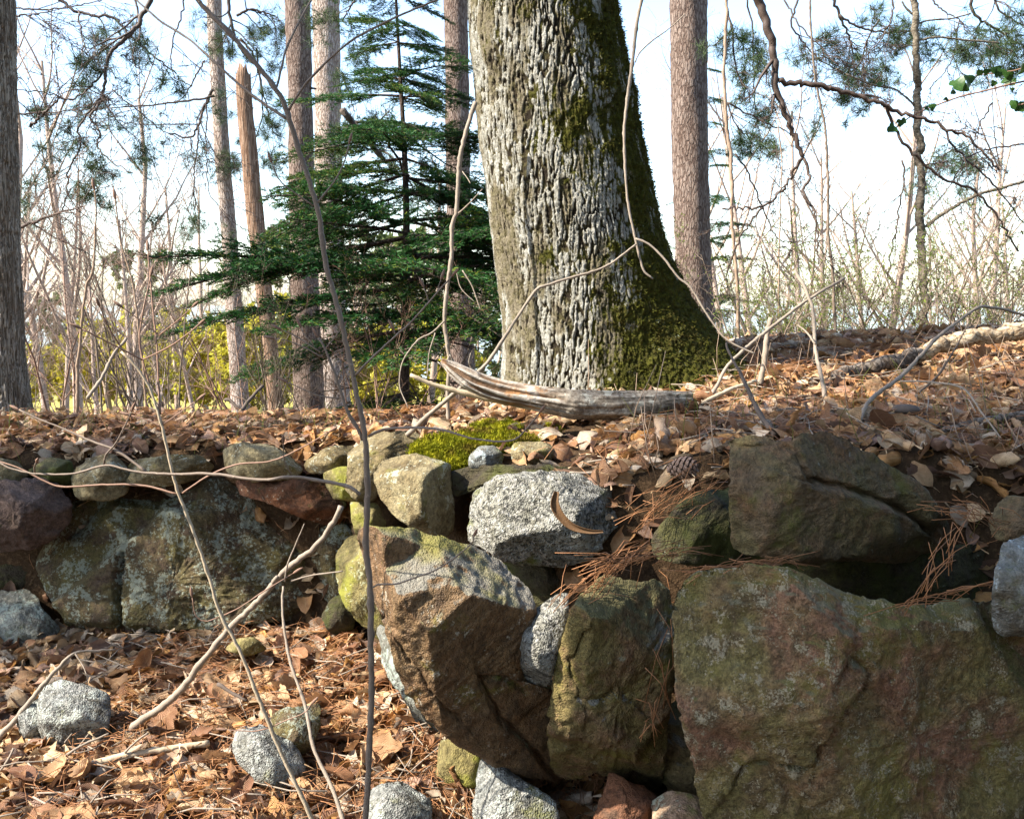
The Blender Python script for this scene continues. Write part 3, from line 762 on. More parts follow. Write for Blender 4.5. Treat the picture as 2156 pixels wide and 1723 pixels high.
EDGES = [(0, 990, 1292), (100, 996, 1310), (200, 1003, 1335), (300, 1012, 1352), (400, 1022, 1372), (500, 1035, 1395), (600, 1048, 1418), (650, 1053, 1428), (700, 1056, 1436), (800, 1058, 1446), (900, 1050, 1460), (1000, 1040, 1470)]
TY = 4.92
V, F, hh, cid, nrm = trunk_mesh(EDGES, TY, 9.0, 640, 0.0046, 46.0, 4.0, 0.0125, 11, fine=0.42,
    lobes=[(-0.12, 0.55, 1.75, 1.12, 0.30, 2.0), (-0.75, 0.42, 1.55, 1.03, 0.14, 2.0), (-2.2, 0.35, 1.15, 0.85, 0.07, 2.0), (0.8, 0.5, 1.6, 1.1, 0.25, 2.0), (2.4, 0.6, 1.4, 0.9, 0.15, 2.0), (-1.5, 0.3, 1.35, 0.95, 0.06, 2.0)])
uu, vv = uvpx(V)
L_ = np.interp(vv, [e[0] for e in EDGES], [e[1] for e in EDGES]); R_ = np.interp(vv, [e[0] for e in EDGES], [e[2] for e in EDGES])
sfrac = (uu - L_) / (R_ - L_)
big = fbm(V * 5, 4, 31); med = fbm(V * np.array([16, 16, 7]), 4, 32)
def blob(u, v, ru, rv): return np.exp(-(((uu - u) / ru) ** 2 + ((vv - v) / rv) ** 2))
mossf = 1.2 * sstep(0.44, 0.95, sfrac + 0.12 * big) + 0.9 * sstep(600, 780, vv + 160 * (sfrac - 0.55)) * sstep(0.30, 0.6, sfrac) + 0.75 * blob(1190, 250, 90, 60) + 0.55 * blob(1170, 550, 45, 35) + 0.25 * blob(1050, 30, 60, 120)
moss = sstep(0.46, 0.62, mossf * 0.80 + 0.36 * med + 0.22 * big - 0.55 * (hh - 0.45) * (mossf < 1.5))
moss = np.where(nrm[:, 1] > 0.3, 0.4, moss)
V = V + nrm * (moss * (0.006 + 0.006 * fbm(V * 45, 3, 41)))[:, None]
lich = sstep(-0.05, 0.40, fbm(V * np.array([11, 11, 4.5]), 4, 51) + 0.55 * sstep(0.02, 0.3, sfrac + 0.1 * big) - 0.18 + 0.35 * (hh - 0.4))

def oak_mat():
    m = N('lichened_furrowed_bark'); co = m.coords(rnd=False)
    h = m.attr('plate'); mo = m.attr('moss'); li = m.attr('lichen')
    n1 = m.noise(co, 130, 4, 0.7); n2 = m.noise(co, 30, 4, 0.65)
    c = m.mix(m.step(h, 0.22, 0.52), (0.022, 0.016, 0.010), (0.185, 0.158, 0.108))
    c = m.mix(m.step(n2, 0.42, 0.6, 0, 0.55), c, (0.12, 0.105, 0.045))
    lf = m.math('MULTIPLY', li, m.step(m.math('ADD', h, m.math('MULTIPLY', m.math('SUBTRACT', n1, 0.5), 0.7)), 0.36, 0.56))
    lc = m.mix(m.step(n2, 0.35, 0.65), (0.265, 0.255, 0.21), (0.385, 0.375, 0.33))
    lc = m.mix(m.step(n1, 0.55, 0.68, 0, 0.6), lc, (0.22, 0.20, 0.14))
    c = m.mix(lf, c, lc)
    mc = m.mix(m.step(n2, 0.35, 0.7), (0.030, 0.031, 0.006), (0.085, 0.085, 0.012))
    mc = m.mix(m.step(n1, 0.45, 0.7, 0, 0.5), mc, (0.10, 0.065, 0.02))
    c = m.mix(mo, c, mc)
    gl = m.step(m.noise(co, 18, 5, 0.72, 0.5), 0.66, 0.70)
    c = m.mix(m.math('MULTIPLY', gl, 0.75), c, (0.30, 0.34, 0.25))
    return m.bsdf(c, 0.92, m.bump(m.math('ADD', n1, n2), 0.012, 1.0), 0.12)
MT['oak'] = oak_mat()
old_tree = empty('old_tree', (float(P(1250, 850, TY)[0]), TY, 0.95), 'massive old trunk with white lichened bark and a mossy flared base on the bank', 'tree')
mobj('trunk', V, F, MT['oak'], old_tree, attrs={'plate': hh, 'moss': moss, 'lichen': lich})

def moss_tufts(Vs, Ns, size, rng, per=4):
    n = len(Vs) * per
    p = np.repeat(Vs, per, 0) + rng.normal(0, size * 0.5, (n, 3))
    d = np.repeat(Ns, per, 0) + rng.normal(0, 0.55, (n, 3)); d /= np.linalg.norm(d, axis=1, keepdims=True)
    s = np.cross(d, rng.normal(0, 1, (n, 3))); s /= np.linalg.norm(s, axis=1, keepdims=True)
    l = size * rng.uniform(0.5, 1.3, (n, 1)); w = l * 0.22
    Vt = np.stack([p - s * w, p + s * w, p + d * l], 1).reshape(-1, 3)
    return Vt, np.arange(n * 3).reshape(-1, 3)

def moss_mat(name, ca, cb, cc):
    m = N(name); co = m.coords(rnd=False)
    c = m.mix(m.step(m.noise(co, 25, 4, 0.6), 0.35, 0.65), ca, cb)
    c = m.mix(m.step(m.noise(co, 7, 4, 0.6), 0.5, 0.65), c, cc)
    return m.bsdf(c, 0.9, None, 0.1, 0.2)
MT['moss_dark'] = moss_mat('dark_bark_moss', (0.045, 0.048, 0.008), (0.09, 0.09, 0.012), (0.07, 0.055, 0.014))
MT['moss'] = moss_mat('bright_cushion_moss', (0.13, 0.14, 0.008), (0.27, 0.255, 0.012), (0.11, 0.085, 0.012))
rng = np.random.default_rng(5)
sel = np.where((moss > 0.75) & (nrm[:, 1] < 0.2) & (V[:, 2] < 3.0))[0]
sel = rng.choice(sel, min(9000, len(sel)), replace=False)
Vt, Ft = moss_tufts(V[sel], nrm[sel], 0.011, rng, 4)
tag(mobj('moss', Vt, Ft, MT['moss_dark'], old_tree, smooth=False), kind='stuff')

# bright cushion of moss over the wall's corner
def pxpoly(poly, us, vs):
    poly = np.array(poly, float); ins = np.zeros(us.shape, bool); j = len(poly) - 1
    for i in range(len(poly)):
        a, b = poly[i], poly[j]
        c = ((a[1] > vs) != (b[1] > vs)) & (us < (b[0] - a[0]) * (vs - a[1]) / (b[1] - a[1] + 1e-9) + a[0])
        ins ^= c; j = i
    return ins
def moss_cushion(poly, y0, y1, thick, label, seed, n=5200, tuft=0.012):
    rng = np.random.default_rng(seed)
    a = np.array(poly, float); v0, v1 = a[:, 1].min(), a[:, 1].max()
    us = np.arange(a[:, 0].min(), a[:, 0].max() + 1, 1.7); vs = np.arange(v0, v1 + 1, 1.2)
    U, Vv = np.meshgrid(us, vs); ins = pxpoly(poly, U, Vv)
    ed = ins.astype(float)
    for _ in range(7):
        ed = (ed + np.roll(ed, 1, 0) + np.roll(ed, -1, 0) + np.roll(ed, 1, 1) + np.roll(ed, -1, 1)) / 5
    t = (Vv - v0) / (v1 - v0)
    Yd = y1 + (y0 - y1) * np.sqrt(t)                 # far at the top edge, coming nearer and steeper downwards
    Pt = np.stack([P(u, v, yy) for u, v, yy in zip(U.ravel(), Vv.ravel(), Yd.ravel())])
    Pt[:, 2] += thick * (np.clip(ed.ravel(), 0, 1) - 1) + 0.012 * fbm(Pt * 22, 3, seed) * ed.ravel() + 0.005 * fbm(Pt * 70, 2, seed + 1)
    Pt[:, 1] -= thick * 0.8 * (np.clip(ed.ravel(), 0, 1) - 0.6) + 0.008 * fbm(Pt * 30, 3, seed + 2)
    nx = len(us); ny = len(vs); i, j = np.meshgrid(np.arange(nx - 1), np.arange(ny - 1)); k = (j * nx + i).ravel()
    Fq = np.stack([k, k + nx, k + nx + 1, k + 1], 1)[ins[:-1, :-1].ravel()]
    used = np.unique(Fq); mp = np.zeros(len(Pt), int); mp[used] = np.arange(len(used))
    Vm = Pt[used]; Fm = mp[Fq]
    o = empty('moss_patch', tuple(Vm.mean(0)), label, 'moss')
    mobj('cushion', Vm, Fm, MT['moss'], o)
    s = rng.choice(len(Vm), min(n, len(Vm)), replace=len(Vm) < n)
    Vt, Ft = moss_tufts(Vm[s], np.tile([[-0.1, -0.5, 0.85]], (len(s), 1)), tuft, rng, 4)
    tag(mobj('moss_leaves', Vt, Ft, MT['moss'], o, smooth=False), kind='stuff')
moss_cushion([(858, 945), (875, 925), (915, 912), (960, 908), (1000, 905), (1060, 905), (1120, 915), (1150, 928), (1090, 932), (1040, 938), (1000, 948), (985, 975), (955, 988), (925, 985), (905, 965), (880, 955)], 3.62, 4.0, 0.05, 'bright yellow green moss cushion on the corner of the wall', 3)
moss_cushion([(985, 893), (1010, 882), (1060, 884), (1110, 893), (1180, 900), (1230, 912), (1200, 920), (1130, 914), (1060, 904), (1000, 902)], 4.0, 4.28, 0.03, 'thin olive moss mat in front of the split log', 4, 3000, 0.01)

# ------------------------------------------------------------------ fallen leaves
def leaf_geo(kind, seed, n=7, m=2):
    """a curled dry leaf one unit long, lying along +X; returns points, quads and (across, along) for its veins"""
    r = np.random.default_rng(seed)
    t = np.linspace(0, 1, n + 1); s = np.linspace(-1, 1, 2 * m + 1)
    if kind == 'beech':
        w = 0.30 * np.sin(math.pi * np.clip(t, 0, 1) ** 0.9) ** 0.75 * (1 + 0.05 * np.sin(t * 40))
    elif kind == 'oak':
        w = (0.07 + 0.27 * np.sin(math.pi * t ** 0.75) ** 0.8) * (1 + 0.42 * np.sin(t * 2 * math.pi * 3.4 + 0.6))
        w[0] = 0.02; w[-1] = 0.03
    else:
        w = 0.36 * np.sin(math.pi * t ** 0.8) ** 0.7 * (1 + 0.35 * np.sin(t * 2 * math.pi * 2.2 + 1.0)); w[0] = 0.02; w[-1] = 0.01
    T, S = np.meshgrid(t, s, indexing='ij'); Wd = np.repeat(w[:, None], 2 * m + 1, 1)
    X = T - 0.5; Yc = S * Wd
    k1 = r.normal(0, 1.1); k2 = r.normal(0.9, 1.8); tw = r.normal(0, 0.7)
    # curl across the midrib, then along it
    ang = k2 * Yc * 2.2
    Yb = np.where(np.abs(k2) > 0.05, np.sin(ang) / (k2 * 2.2 + 1e-6), Yc); Zb = np.where(np.abs(k2) > 0.05, (1 - np.cos(ang)) / (k2 * 2.2 + 1e-6), 0)
    a = tw * X; Y2 = Yb * np.cos(a) - Zb * np.sin(a); Z2 = Yb * np.sin(a) + Zb * np.cos(a)
    b = k1 * X; X3 = np.sin(b) / (k1 + 1e-6); Z3 = (1 - np.cos(b)) / (k1 + 1e-6)
    Xf = X3 - Z2 * np.sin(b); Zf = Z3 + Z2 * np.cos(b)
    Vl = np.stack([Xf, Y2, Zf], -1).reshape(-1, 3)
    Vl = Vl + r.normal(0, 0.012, Vl.shape) + 0.035 * np.stack([fbm(Vl * 4 + seed, 2, seed + q) for q in (1, 2, 3)], 1)
    Vl -= Vl.mean(0)
    c = 2 * m + 1; i, j = np.meshgrid(np.arange(n), np.arange(c - 1), indexing='ij')
    q = (i * c + j).ravel()
    Fl = np.stack([q, q + c, q + c + 1, q + 1], 1)
    st = len(Vl)                                       # leaf stalk
    if True:
        e = Vl[m]; Vl = np.vstack([Vl, e + [-0.01, 0.012, 0], e + [-0.01, -0.012, 0], e + [-0.22, 0.006 + r.normal(0, 0.04), r.normal(0, 0.04)], e + [-0.22, -0.006, 0]])
        Fl = np.vstack([Fl, [[st, st + 1, st + 3, st + 2]]])
    uvl = np.vstack([np.stack([S, T], -1).reshape(-1, 2), np.zeros((4, 2))])
    return Vl, Fl, uvl

def leaf_mat(name, from_attr=True):
    m = N(name); co = m.coords(rnd=not from_attr)
    if from_attr:
        base = m.attr('tint', 'Color')
    else:
        oi = m.n('ObjectInfo')
        base = m.ramp(oi.outputs['Random'], [(0.0, (0.20, 0.09, 0.045)), (0.25, (0.36, 0.185, 0.085)), (0.5, (0.48, 0.29, 0.145)), (0.72, (0.55, 0.37, 0.21)), (0.88, (0.44, 0.21, 0.07)), (1.0, (0.58, 0.46, 0.34))])
    uvn = m.n('UVMap'); sp = m.n('SeparateXYZ'); m.link(uvn.outputs[0], sp.inputs[0])
    ab = m.math('ABSOLUTE', sp.outputs[0], 0.0)
    ph = m.math('MULTIPLY', m.math('SUBTRACT', sp.outputs[1], m.math('MULTIPLY', ab, 0.28)), 75.0)
    vein = m.math('ABSOLUTE', m.math('SINE', ph, 0.0), 0.0)
    mid = m.step(ab, 0.0, 0.07, 1.0, 0.0)
    n1 = m.noise(co, 45, 4, 0.65); n2 = m.noise(co, 160, 3, 0.6)
    c = m.mix(m.step(n1, 0.35, 0.7, 0, 0.65), base, m.mix(1.0, base, (0.55, 0.45, 0.4), 'MULTIPLY'))
    c = m.mix(m.step(n2, 0.62, 0.72, 0, 0.6), c, (0.08, 0.04, 0.02))
    c = m.mix(m.math('MULTIPLY', m.step(vein, 0.0, 0.18, 1, 0), 0.22), c, (0.5, 0.36, 0.2))
    c = m.mix(m.math('MULTIPLY', mid, 0.4), c, (0.5, 0.36, 0.2))
    hgt = m.math('ADD', m.math('MULTIPLY', vein, 0.5), m.math('MULTIPLY', n1, 0.6))
    return m.bsdf(c, 0.55, m.bump(hgt, 0.0035, 0.8), 0.35, 0.22)
MT['litter'] = leaf_mat('dry_leaf_litter'); MT['leaf'] = leaf_mat('dry_leaf', False)
PAL = np.array([(0.42, 0.235, 0.105), (0.53, 0.34, 0.175), (0.28, 0.145, 0.07), (0.60, 0.43, 0.25), (0.17, 0.088, 0.05), (0.50, 0.26, 0.085), (0.60, 0.49, 0.36), (0.36, 0.22, 0.15)])

def gnormal(x, y):
    e = 0.03
    gx = (gz(x + e, y, False) - gz(x - e, y, False)) / (2 * e); gy = (gz(x, y + e, False) - gz(x, y - e, False)) / (2 * e)
    n = np.stack([-np.clip(gx, -1, 1), -np.clip(gy, -1, 1), np.ones_like(gx)], 1)
    return n / np.linalg.norm(n, axis=1, keepdims=True)

def frames(nrm, yaw, rng, tilt):
    n = nrm + rng.normal(0, tilt, nrm.shape); n /= np.linalg.norm(n, axis=1, keepdims=True)
    x = np.stack([np.cos(yaw), np.sin(yaw), np.zeros_like(yaw)], 1)
    x = x - (x * n).sum(1, keepdims=True) * n; x /= np.linalg.norm(x, axis=1, keepdims=True)
    return np.stack([x, np.cross(n, x), n], 2)         # columns

def scatter(variants, pos, nrm, size, rng, tilt, cols):
    nv = len(pos); yaw = rng.uniform(0, 2 * math.pi, nv); R = frames(nrm, yaw, rng, tilt)
    vi = rng.integers(0, len(variants), nv); Vs, Fs, Us, Cs = [], [], [], []; off = 0
    for k, (lv, lf, lu) in enumerate(variants):
        s = np.where(vi == k)[0]
        if not len(s): continue
        W = np.einsum('nij,vj->nvi', R[s], lv) * size[s][:, None, None] + pos[s][:, None, :]
        Vs.append(W.reshape(-1, 3)); Fs.append((np.arange(len(s))[:, None, None] * len(lv) + lf[None] + off).reshape(-1, 4))
        Us.append(np.tile(lu, (len(s), 1))); Cs.append(np.repeat(cols[s], len(lv), 0)); off += len(s) * len(lv)
    C = np.concatenate(Cs); C = np.hstack([C, np.ones((len(C), 1))])
    return np.concatenate(Vs), np.concatenate(Fs), np.concatenate(Us), C

def zone(rng, n, x0, x1, y0, y1, side, lift=0.035):
    x = rng.uniform(x0, x1, n * 3); y = rng.uniform(y0, y1, n * 3); ws = wall_side(x, y)
    ok = (ws < -0.02) if side < 0 else (ws > np.where(x < -0.6, 0.06, np.where(x > 0.2, 0.05, 0.16)))
    d = np.stack([x, y, gz(x, y)], 1); uu_, vv_ = uvpx(d)
    ok &= ~((uu_ > 850) & (uu_ < 1270) & (vv_ > 893) & (vv_ < 1010) & (rng.random(len(x)) < 0.9))
    x, y = x[ok][:n], y[ok][:n]
    z = gz(x, y) + rng.uniform(0.002, lift, len(x))
    return np.stack([x, y, z], 1)

VAR = [leaf_geo(k, 100 + i) for i, k in enumerate(['beech', 'oak', 'beech', 'maple'] * 7)]
rng = np.random.default_rng(7)
def litter(label, zones, seed):
    rng = np.random.default_rng(seed)
    pos = np.concatenate([zone(rng, *z) for z in zones])
    nrm = gnormal(pos[:, 0], pos[:, 1])
    size = rng.uniform(0.07, 0.14, len(pos))
    cols = PAL[rng.integers(0, len(PAL), len(pos))] * rng.uniform(0.6, 1.3, (len(pos), 1))
    V, F, U, C = scatter(VAR, pos, nrm, size, rng, 0.42, cols)
    o = mobj('leaf_litter', V, F, MT['litter'], attrs={'tint': C}, uv=U, smooth=True)
    tag(o, label, 'leaf litter', kind='stuff')
litter('brown leaf litter on the ground below the wall', [(3600, -2.3, 0.35, 2.35, 4.5, -1)], 21)
litter('brown leaf litter over the bank behind the wall', [(7600, 0.0, 3.4, 2.8, 6.0, 1), (2200, -3.2, 0.2, 4.3, 5.6, 1), (700, -0.9, 0.5, 3.5, 4.6, 1)], 22)

# the leaves that show largest are things of their own
def fallen(n, zones, label, group, seed, smin, smax, lift=0.045):
    rng = np.random.default_rng(seed)
    meshes = []
    for i in range(12):
        lv, lf, lu = leaf_geo(['beech', 'beech', 'oak', 'maple'][i % 4], 300 + seed * 20 + i, 12, 3)
        meshes.append((mesh_data('fallen_leaf', lv, lf, MT['leaf'], uv=lu), ['oval', 'oval', 'lobed', 'broad pointed'][i % 4]))
    for z in zones:
        pos = zone(rng, *z, lift)
        nrm = gnormal(pos[:, 0], pos[:, 1]); R = frames(nrm, rng.uniform(0, 6.28, len(pos)), rng, 0.40)
        for i in range(len(pos)):
            me, kindw = meshes[int(rng.integers(0, 12))]; o = obj('fallen_leaf', me)
            s = float(rng.uniform(smin, smax))
            M = Matrix([[*(R[i][k] * s), pos[i][k] + (0.028 if k == 2 else 0)] for k in range(3)] + [[0, 0, 0, 1]])
            o.matrix_world = M
            tag(o, label.replace('dry', 'dry ' + kindw, 1), 'leaf', kindw + ' ' + group)
fallen(120, [(130, -1.5, 0.1, 2.5, 3.9, -1)], 'dry curled leaf lying on top of the litter below the wall', 'fallen leaves below the wall', 1, 0.10, 0.15)
fallen(120, [(120, 0.25, 2.5, 2.95, 5.0, 1)], 'dry curled leaf lying on the bank between old tree and capstone', 'fallen leaves on the bank', 2, 0.10, 0.15)
fallen(40, [(40, -2.4, -0.5, 4.55, 5.1, 1)], 'dry leaf lying on the flat strip above the broad olive slab', 'fallen leaves on the strip above the slab', 3, 0.07, 0.10)

# pine needles
def needles(n, zones, seed, label, parent=None, lmin=0.07, lmax=0.13):
    rng = np.random.default_rng(seed)
    pos = np.concatenate([zone(rng, *z) for z in zones]); n = len(pos)
    nrm = gnormal(pos[:, 0], pos[:, 1]); R = frames(nrm, rng.uniform(0, 6.28, n), rng, 0.22)
    x, yv, zv = R[:, :, 0], R[:, :, 1], R[:, :, 2]; l = rng.uniform(lmin, lmax, (n, 1)); bend = rng.normal(0, 0.15, (n, 1)); w = 0.0011
    pts = np.stack([pos - x * l / 2, pos + yv * l * bend * 0.5 + zv * 0.012, pos + x * l / 2], 1) + np.array([0, 0, 0.028])
    M = Mesh(); M.tubes(pts, np.full((n, 3), w), 3)
    V, F, mi, _ = M.arrays()
    tag(mobj('pine_needles', V, F, MT['needle_dry'], smooth=True), label, 'pine needles', kind='stuff')
MT['needle_dry'] = twig_mat('dry_red_needles', (0.22, 0.085, 0.035), (0.38, 0.19, 0.08), 60, 0.5)
needles(0, [(2400, -1.4, 0.3, 2.4, 4.2, -1), (2600, 0.1, 3.0, 2.85, 5.4, 1), (900, -3, -0.2, 4.3, 5.2, 1)], 31, 'rusty pine needles strewn over the fallen leaves')

# ------------------------------------------------------------------ trunks, conifers, shrubs
MT['pine_bark'] = bark_mat('grey_red_pine_bark', (0.065, 0.042, 0.034), (0.165, 0.118, 0.094), (0.27, 0.215, 0.18), 34, 9, 0.02)  # colour darkened to carry the shade on the pine behind the old tree
MT['pale_bark'] = bark_mat('pale_pine_bark', (0.15, 0.105, 0.08), (0.36, 0.285, 0.235), (0.52, 0.46, 0.41), 34, 9, 0.02)
MT['snag'] = bark_mat('bare_brown_snag_wood', (0.10, 0.055, 0.03), (0.27, 0.165, 0.105), (0.38, 0.27, 0.19), 40, 2.2, 0.02)
MT['shaggy'] = bark_mat('shaggy_grey_bark', (0.06, 0.045, 0.03), (0.24, 0.20, 0.155), (0.40, 0.36, 0.30), 60, 3.0, 0.01)
MT['dark_bark'] = bark_mat('dark_conifer_bark', (0.035, 0.025, 0.02), (0.085, 0.062, 0.05), (0.13, 0.10, 0.085), 50, 14, 0.01)
MT['young_bark'] = bark_mat('smooth_grey_bark', (0.07, 0.058, 0.04), (0.15, 0.125, 0.09), (0.21, 0.185, 0.14), 20, 40, 0.004)
MT['twig_grey'] = twig_mat('grey_brown_twig', (0.12, 0.085, 0.06), (0.22, 0.17, 0.125), 40)
MT['twig_tan'] = twig_mat('tan_twig', (0.20, 0.13, 0.085), (0.34, 0.25, 0.175), 40)
MT['twig_far'] = twig_mat('pinkish_tan_far_twig', (0.26, 0.18, 0.135), (0.42, 0.33, 0.26), 6)
MT['twig_dark'] = twig_mat('dark_twig', (0.045, 0.03, 0.022), (0.09, 0.062, 0.048), 40)
MT['twig_red'] = twig_mat('red_brown_twig', (0.16, 0.085, 0.055), (0.26, 0.16, 0.11), 40)
MT['sapling'] = twig_mat('grey_brown_sapling_bark', (0.12, 0.088, 0.066), (0.21, 0.16, 0.12), 30, 0.6, (0.28, 0.22, 0.16))
MT['sapling_pale'] = twig_mat('pale_tan_sapling_bark', (0.33, 0.25, 0.16), (0.46, 0.38, 0.27), 30, 0.55, (0.22, 0.16, 0.1))
MT['stick'] = twig_mat('weathered_stick', (0.15, 0.115, 0.085), (0.33, 0.275, 0.215), 60, 0.8, (0.09, 0.06, 0.04))
MT['stick_dark'] = twig_mat('dark_rotten_stick', (0.055, 0.04, 0.03), (0.13, 0.10, 0.08), 30, 0.85)
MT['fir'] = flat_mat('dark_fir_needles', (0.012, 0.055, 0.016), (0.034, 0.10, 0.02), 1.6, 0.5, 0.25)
MT['fir_light'] = flat_mat('new_growth_fir_needles', (0.10, 0.15, 0.02), (0.17, 0.20, 0.03), 1.6, 0.5, 0.3)  # paler green of new growth, mixed in at random
MT['pine_needle'] = flat_mat('green_pine_needles', (0.03, 0.06, 0.025), (0.075, 0.105, 0.04), 2.0, 0.45, 0.2)
MT['bud_green'] = flat_mat('fresh_green_buds', (0.10, 0.15, 0.02), (0.19, 0.24, 0.035), 6, 0.5, 0.3)
MT['yellow_leaf'] = flat_mat('yellow_green_spring_leaves', (0.42, 0.40, 0.04), (0.62, 0.52, 0.07), 0.5, 0.5, 0.45)
MT['far_green'] = flat_mat('far_evergreen_needles', (0.10, 0.14, 0.05), (0.19, 0.22, 0.075), 0.6, 0.5, 0.3)
MT['holly'] = flat_mat('dark_glossy_leaves', (0.02, 0.055, 0.012), (0.04, 0.085, 0.018), 10, 0.35, 0.15)
MT['grass'] = flat_mat('green_grass_blades', (0.09, 0.13, 0.02), (0.22, 0.22, 0.05), 8, 0.5, 0.3)

def poly3(px, y0, y1=None):
    px = np.array(px, float); y1 = y0 if y1 is None else y1
    s = np.concatenate([[0], np.cumsum(np.linalg.norm(np.diff(px, axis=0), axis=1))]); s /= s[-1]
    return np.array([P(u, v, y0 + (y1 - y0) * t) for (u, v), t in zip(px, s)])

def round_trunk(pts, rad, sides=18, seed=0, rough=0.05):
    """a trunk with uneven girth along its axis"""
    n = max(12, int(np.linalg.norm(np.diff(np.asarray(pts), axis=0), axis=1).sum() / 0.07))
    p = spline(pts, n); r = np.interp(np.linspace(0, 1, n), np.linspace(0, 1, len(rad)), rad)
    M = Mesh(); M.tubes(p, r, sides)
    V, F, mi, _ = M.arrays()
    ax = np.repeat(p, sides, 0); d = V - ax
    V = ax + d * (1 + rough * fbm(V * np.array([9, 9, 2.5]) + seed, 3, seed) + rough * 0.6 * fbm(V * np.array([30, 30, 9]), 2, seed + 1))[:, None]
    return V, F

def trunk_tree(name, label, y, edges, mat, group=None, extra_top=3.5, stubs=(), seed=0, snag=False, cat='tree'):
    """edges (u, v, width px) from top to bottom; the foot is set on the ground"""
    e = list(edges); (u, v, w) = e[-1]
    foot = P(u, v, y); g = gz(foot[0], y, False)
    top = P(e[0][0], e[0][1], y); t2 = P(e[1][0], e[1][1], y)
    pts = [P(a, b, y) for a, b, c in e][::-1]; rad = [PX(c, y) / 2 for a, b, c in e][::-1]
    pts = [np.array([foot[0] + (foot[0] - pts[1][0]) * 0.3, y, g - 0.1])] + pts; rad = [rad[0] * 1.18] + rad
    if not snag:
        d = unit(top - t2); pts.append(top + d * extra_top); rad.append(rad[-1] * 0.8)
    o = empty(name, (float(pts[0][0]), y, float(g)), label, cat, group)
    V, F = round_trunk(pts, rad, 20, seed, 0.06)
    if snag:
        zt = V[:, 2].max(); k = sstep(0.3, 0.0, zt - V[:, 2]); V[:, 2] += k * 0.12 * vnoise(V * 30, 3)
    mobj('trunk', V, F, MT[mat], o)
    for (su, sv, du, dv, r) in stubs:
        p = poly3([(su, sv), (su + du * 0.5, sv + dv * 0.35), (su + du, sv + dv)], y, y - 0.05)
        M = Mesh(); M.tubes(spline(p, 6), np.linspace(r, r * 0.5, 6), 6); Vs, Fs, mi, _ = M.arrays()
        mobj('branch_stub', Vs, Fs, MT['dark_bark'], o)
    return o

GP = 'pine trunks beyond the wall'
# shaggy trunk at the left edge, near enough for its own bark relief
V, F, hh, cid, nrm = trunk_mesh([(-100, -48, 24), (0, -46, 27), (300, -42, 33), (563, -36, 40), (750, -34, 48), (840, -36, 60), (900, -42, 72)], 6.2, 9.0, 150, 0.010, 70.0, 3.2, 0.012, 71, zlow=0.1)
o = empty('shaggy_tree', (float(P(10, 900, 6.2)[0]), 6.2, 0.3), 'shaggy grey barked trunk standing alone beyond the strip above the purplish boulder', 'tree')
mobj('trunk', V, F, MT['shaggy'], o)
trunk_tree('pine_tree', 'slender pale pine trunk left of the broken snag', 14.0, [(451, 0, 33), (456, 130, 31), (468, 320, 30), (481, 480, 31), (500, 760, 32), (510, 930, 36)], 'pale_bark', seed=1, stubs=[(462, 200, -16, 8, 0.02)])
trunk_tree('broken_snag', 'brown barkless snag with a broken top', 12.5, [(512, 150, 30), (516, 230, 33), (530, 380, 34), (541, 490, 35), (560, 640, 33), (584, 880, 30), (588, 940, 34)], 'snag', seed=2, snag=True)
trunk_tree('pine_tree', 'stout reddish pine trunk with dead branch knots', 13.0, [(626, 0, 55), (630, 150, 53), (636, 430, 50), (645, 700, 54), (652, 900, 60)], 'pine_bark', seed=3, stubs=[(612, 48, 14, 4, 0.03), (654, 60, 14, 2, 0.015), (648, 185, 18, 2, 0.02)])
trunk_tree('pine_tree', 'stout bright pine trunk close behind the reddish one', 15.0, [(686, 0, 58), (690, 200, 56), (693, 430, 54), (700, 700, 56), (706, 910, 62)], 'pale_bark', seed=4)
trunk_tree('pine_tree', 'pine trunk showing between the fir and the old tree', 14.0, [(960, 0, 50), (963, 250, 49), (966, 480, 49), (970, 700, 50), (973, 900, 54)], 'pine_bark', seed=5)
trunk_tree('pine_tree', 'straight grey red pine trunk right behind the old tree', 11.0, [(1449, 0, 78), (1450, 200, 77), (1455, 400, 74), (1460, 560, 74), (1464, 760, 78), (1466, 900, 84)], 'pine_bark', seed=6, stubs=[(1440, 100, 4, 2, 0.03)])
trunk_tree('pine_tree', 'narrow dark pine trunk between pale pine and snag foot', 16.0, [(556, 600, 14), (560, 700, 15), (575, 890, 17), (577, 920, 18)], 'pine_bark', seed=7, extra_top=0.3)

# ---- branching growth
def rot_about(v, k, a):
    return v * math.cos(a) + np.cross(k, v) * math.sin(a) + k * np.dot(k, v) * (1 - math.cos(a))

def grow(rng, p, d, L, r, lev, out, sp):
    Kn = 6; pts = [np.array(p, float)]; dd = unit(d); st = L / (Kn - 1)
    for i in range(Kn - 1):
        dd = unit(dd + rng.normal(0, sp['wig'], 3) + np.array([0, 0, sp['up'][min(lev, len(sp['up']) - 1)]]))
        pts.append(pts[-1] + dd * st)
    pts = np.array(pts); rr = np.linspace(r, r * sp['tap'], Kn)
    out.setdefault(lev, []).append((pts, rr))
    if lev >= sp['lev']: return
    n = sp['n'][lev]; n = int(rng.integers(max(1, n - 1), n + 2))
    for i in range(n):
        t = rng.uniform(sp['t0'], 1.0) if i < n - 1 else 0.97
        k = t * (Kn - 1); a = min(int(k), Kn - 2); f = k - a
        q = pts[a] * (1 - f) + pts[a + 1] * f; tan = unit(pts[a + 1] - pts[a])
        ax = unit(np.cross(tan, rng.normal(0, 1, 3)))
        nd = rot_about(tan, ax, rng.uniform(*sp['ang']))
        grow(rng, q, nd, L * sp['rat'] * rng.uniform(0.6, 1.1) * (1.15 - 0.5 * t), max(sp['rmin'], rr[a] * sp['rr']), lev + 1, out, sp)

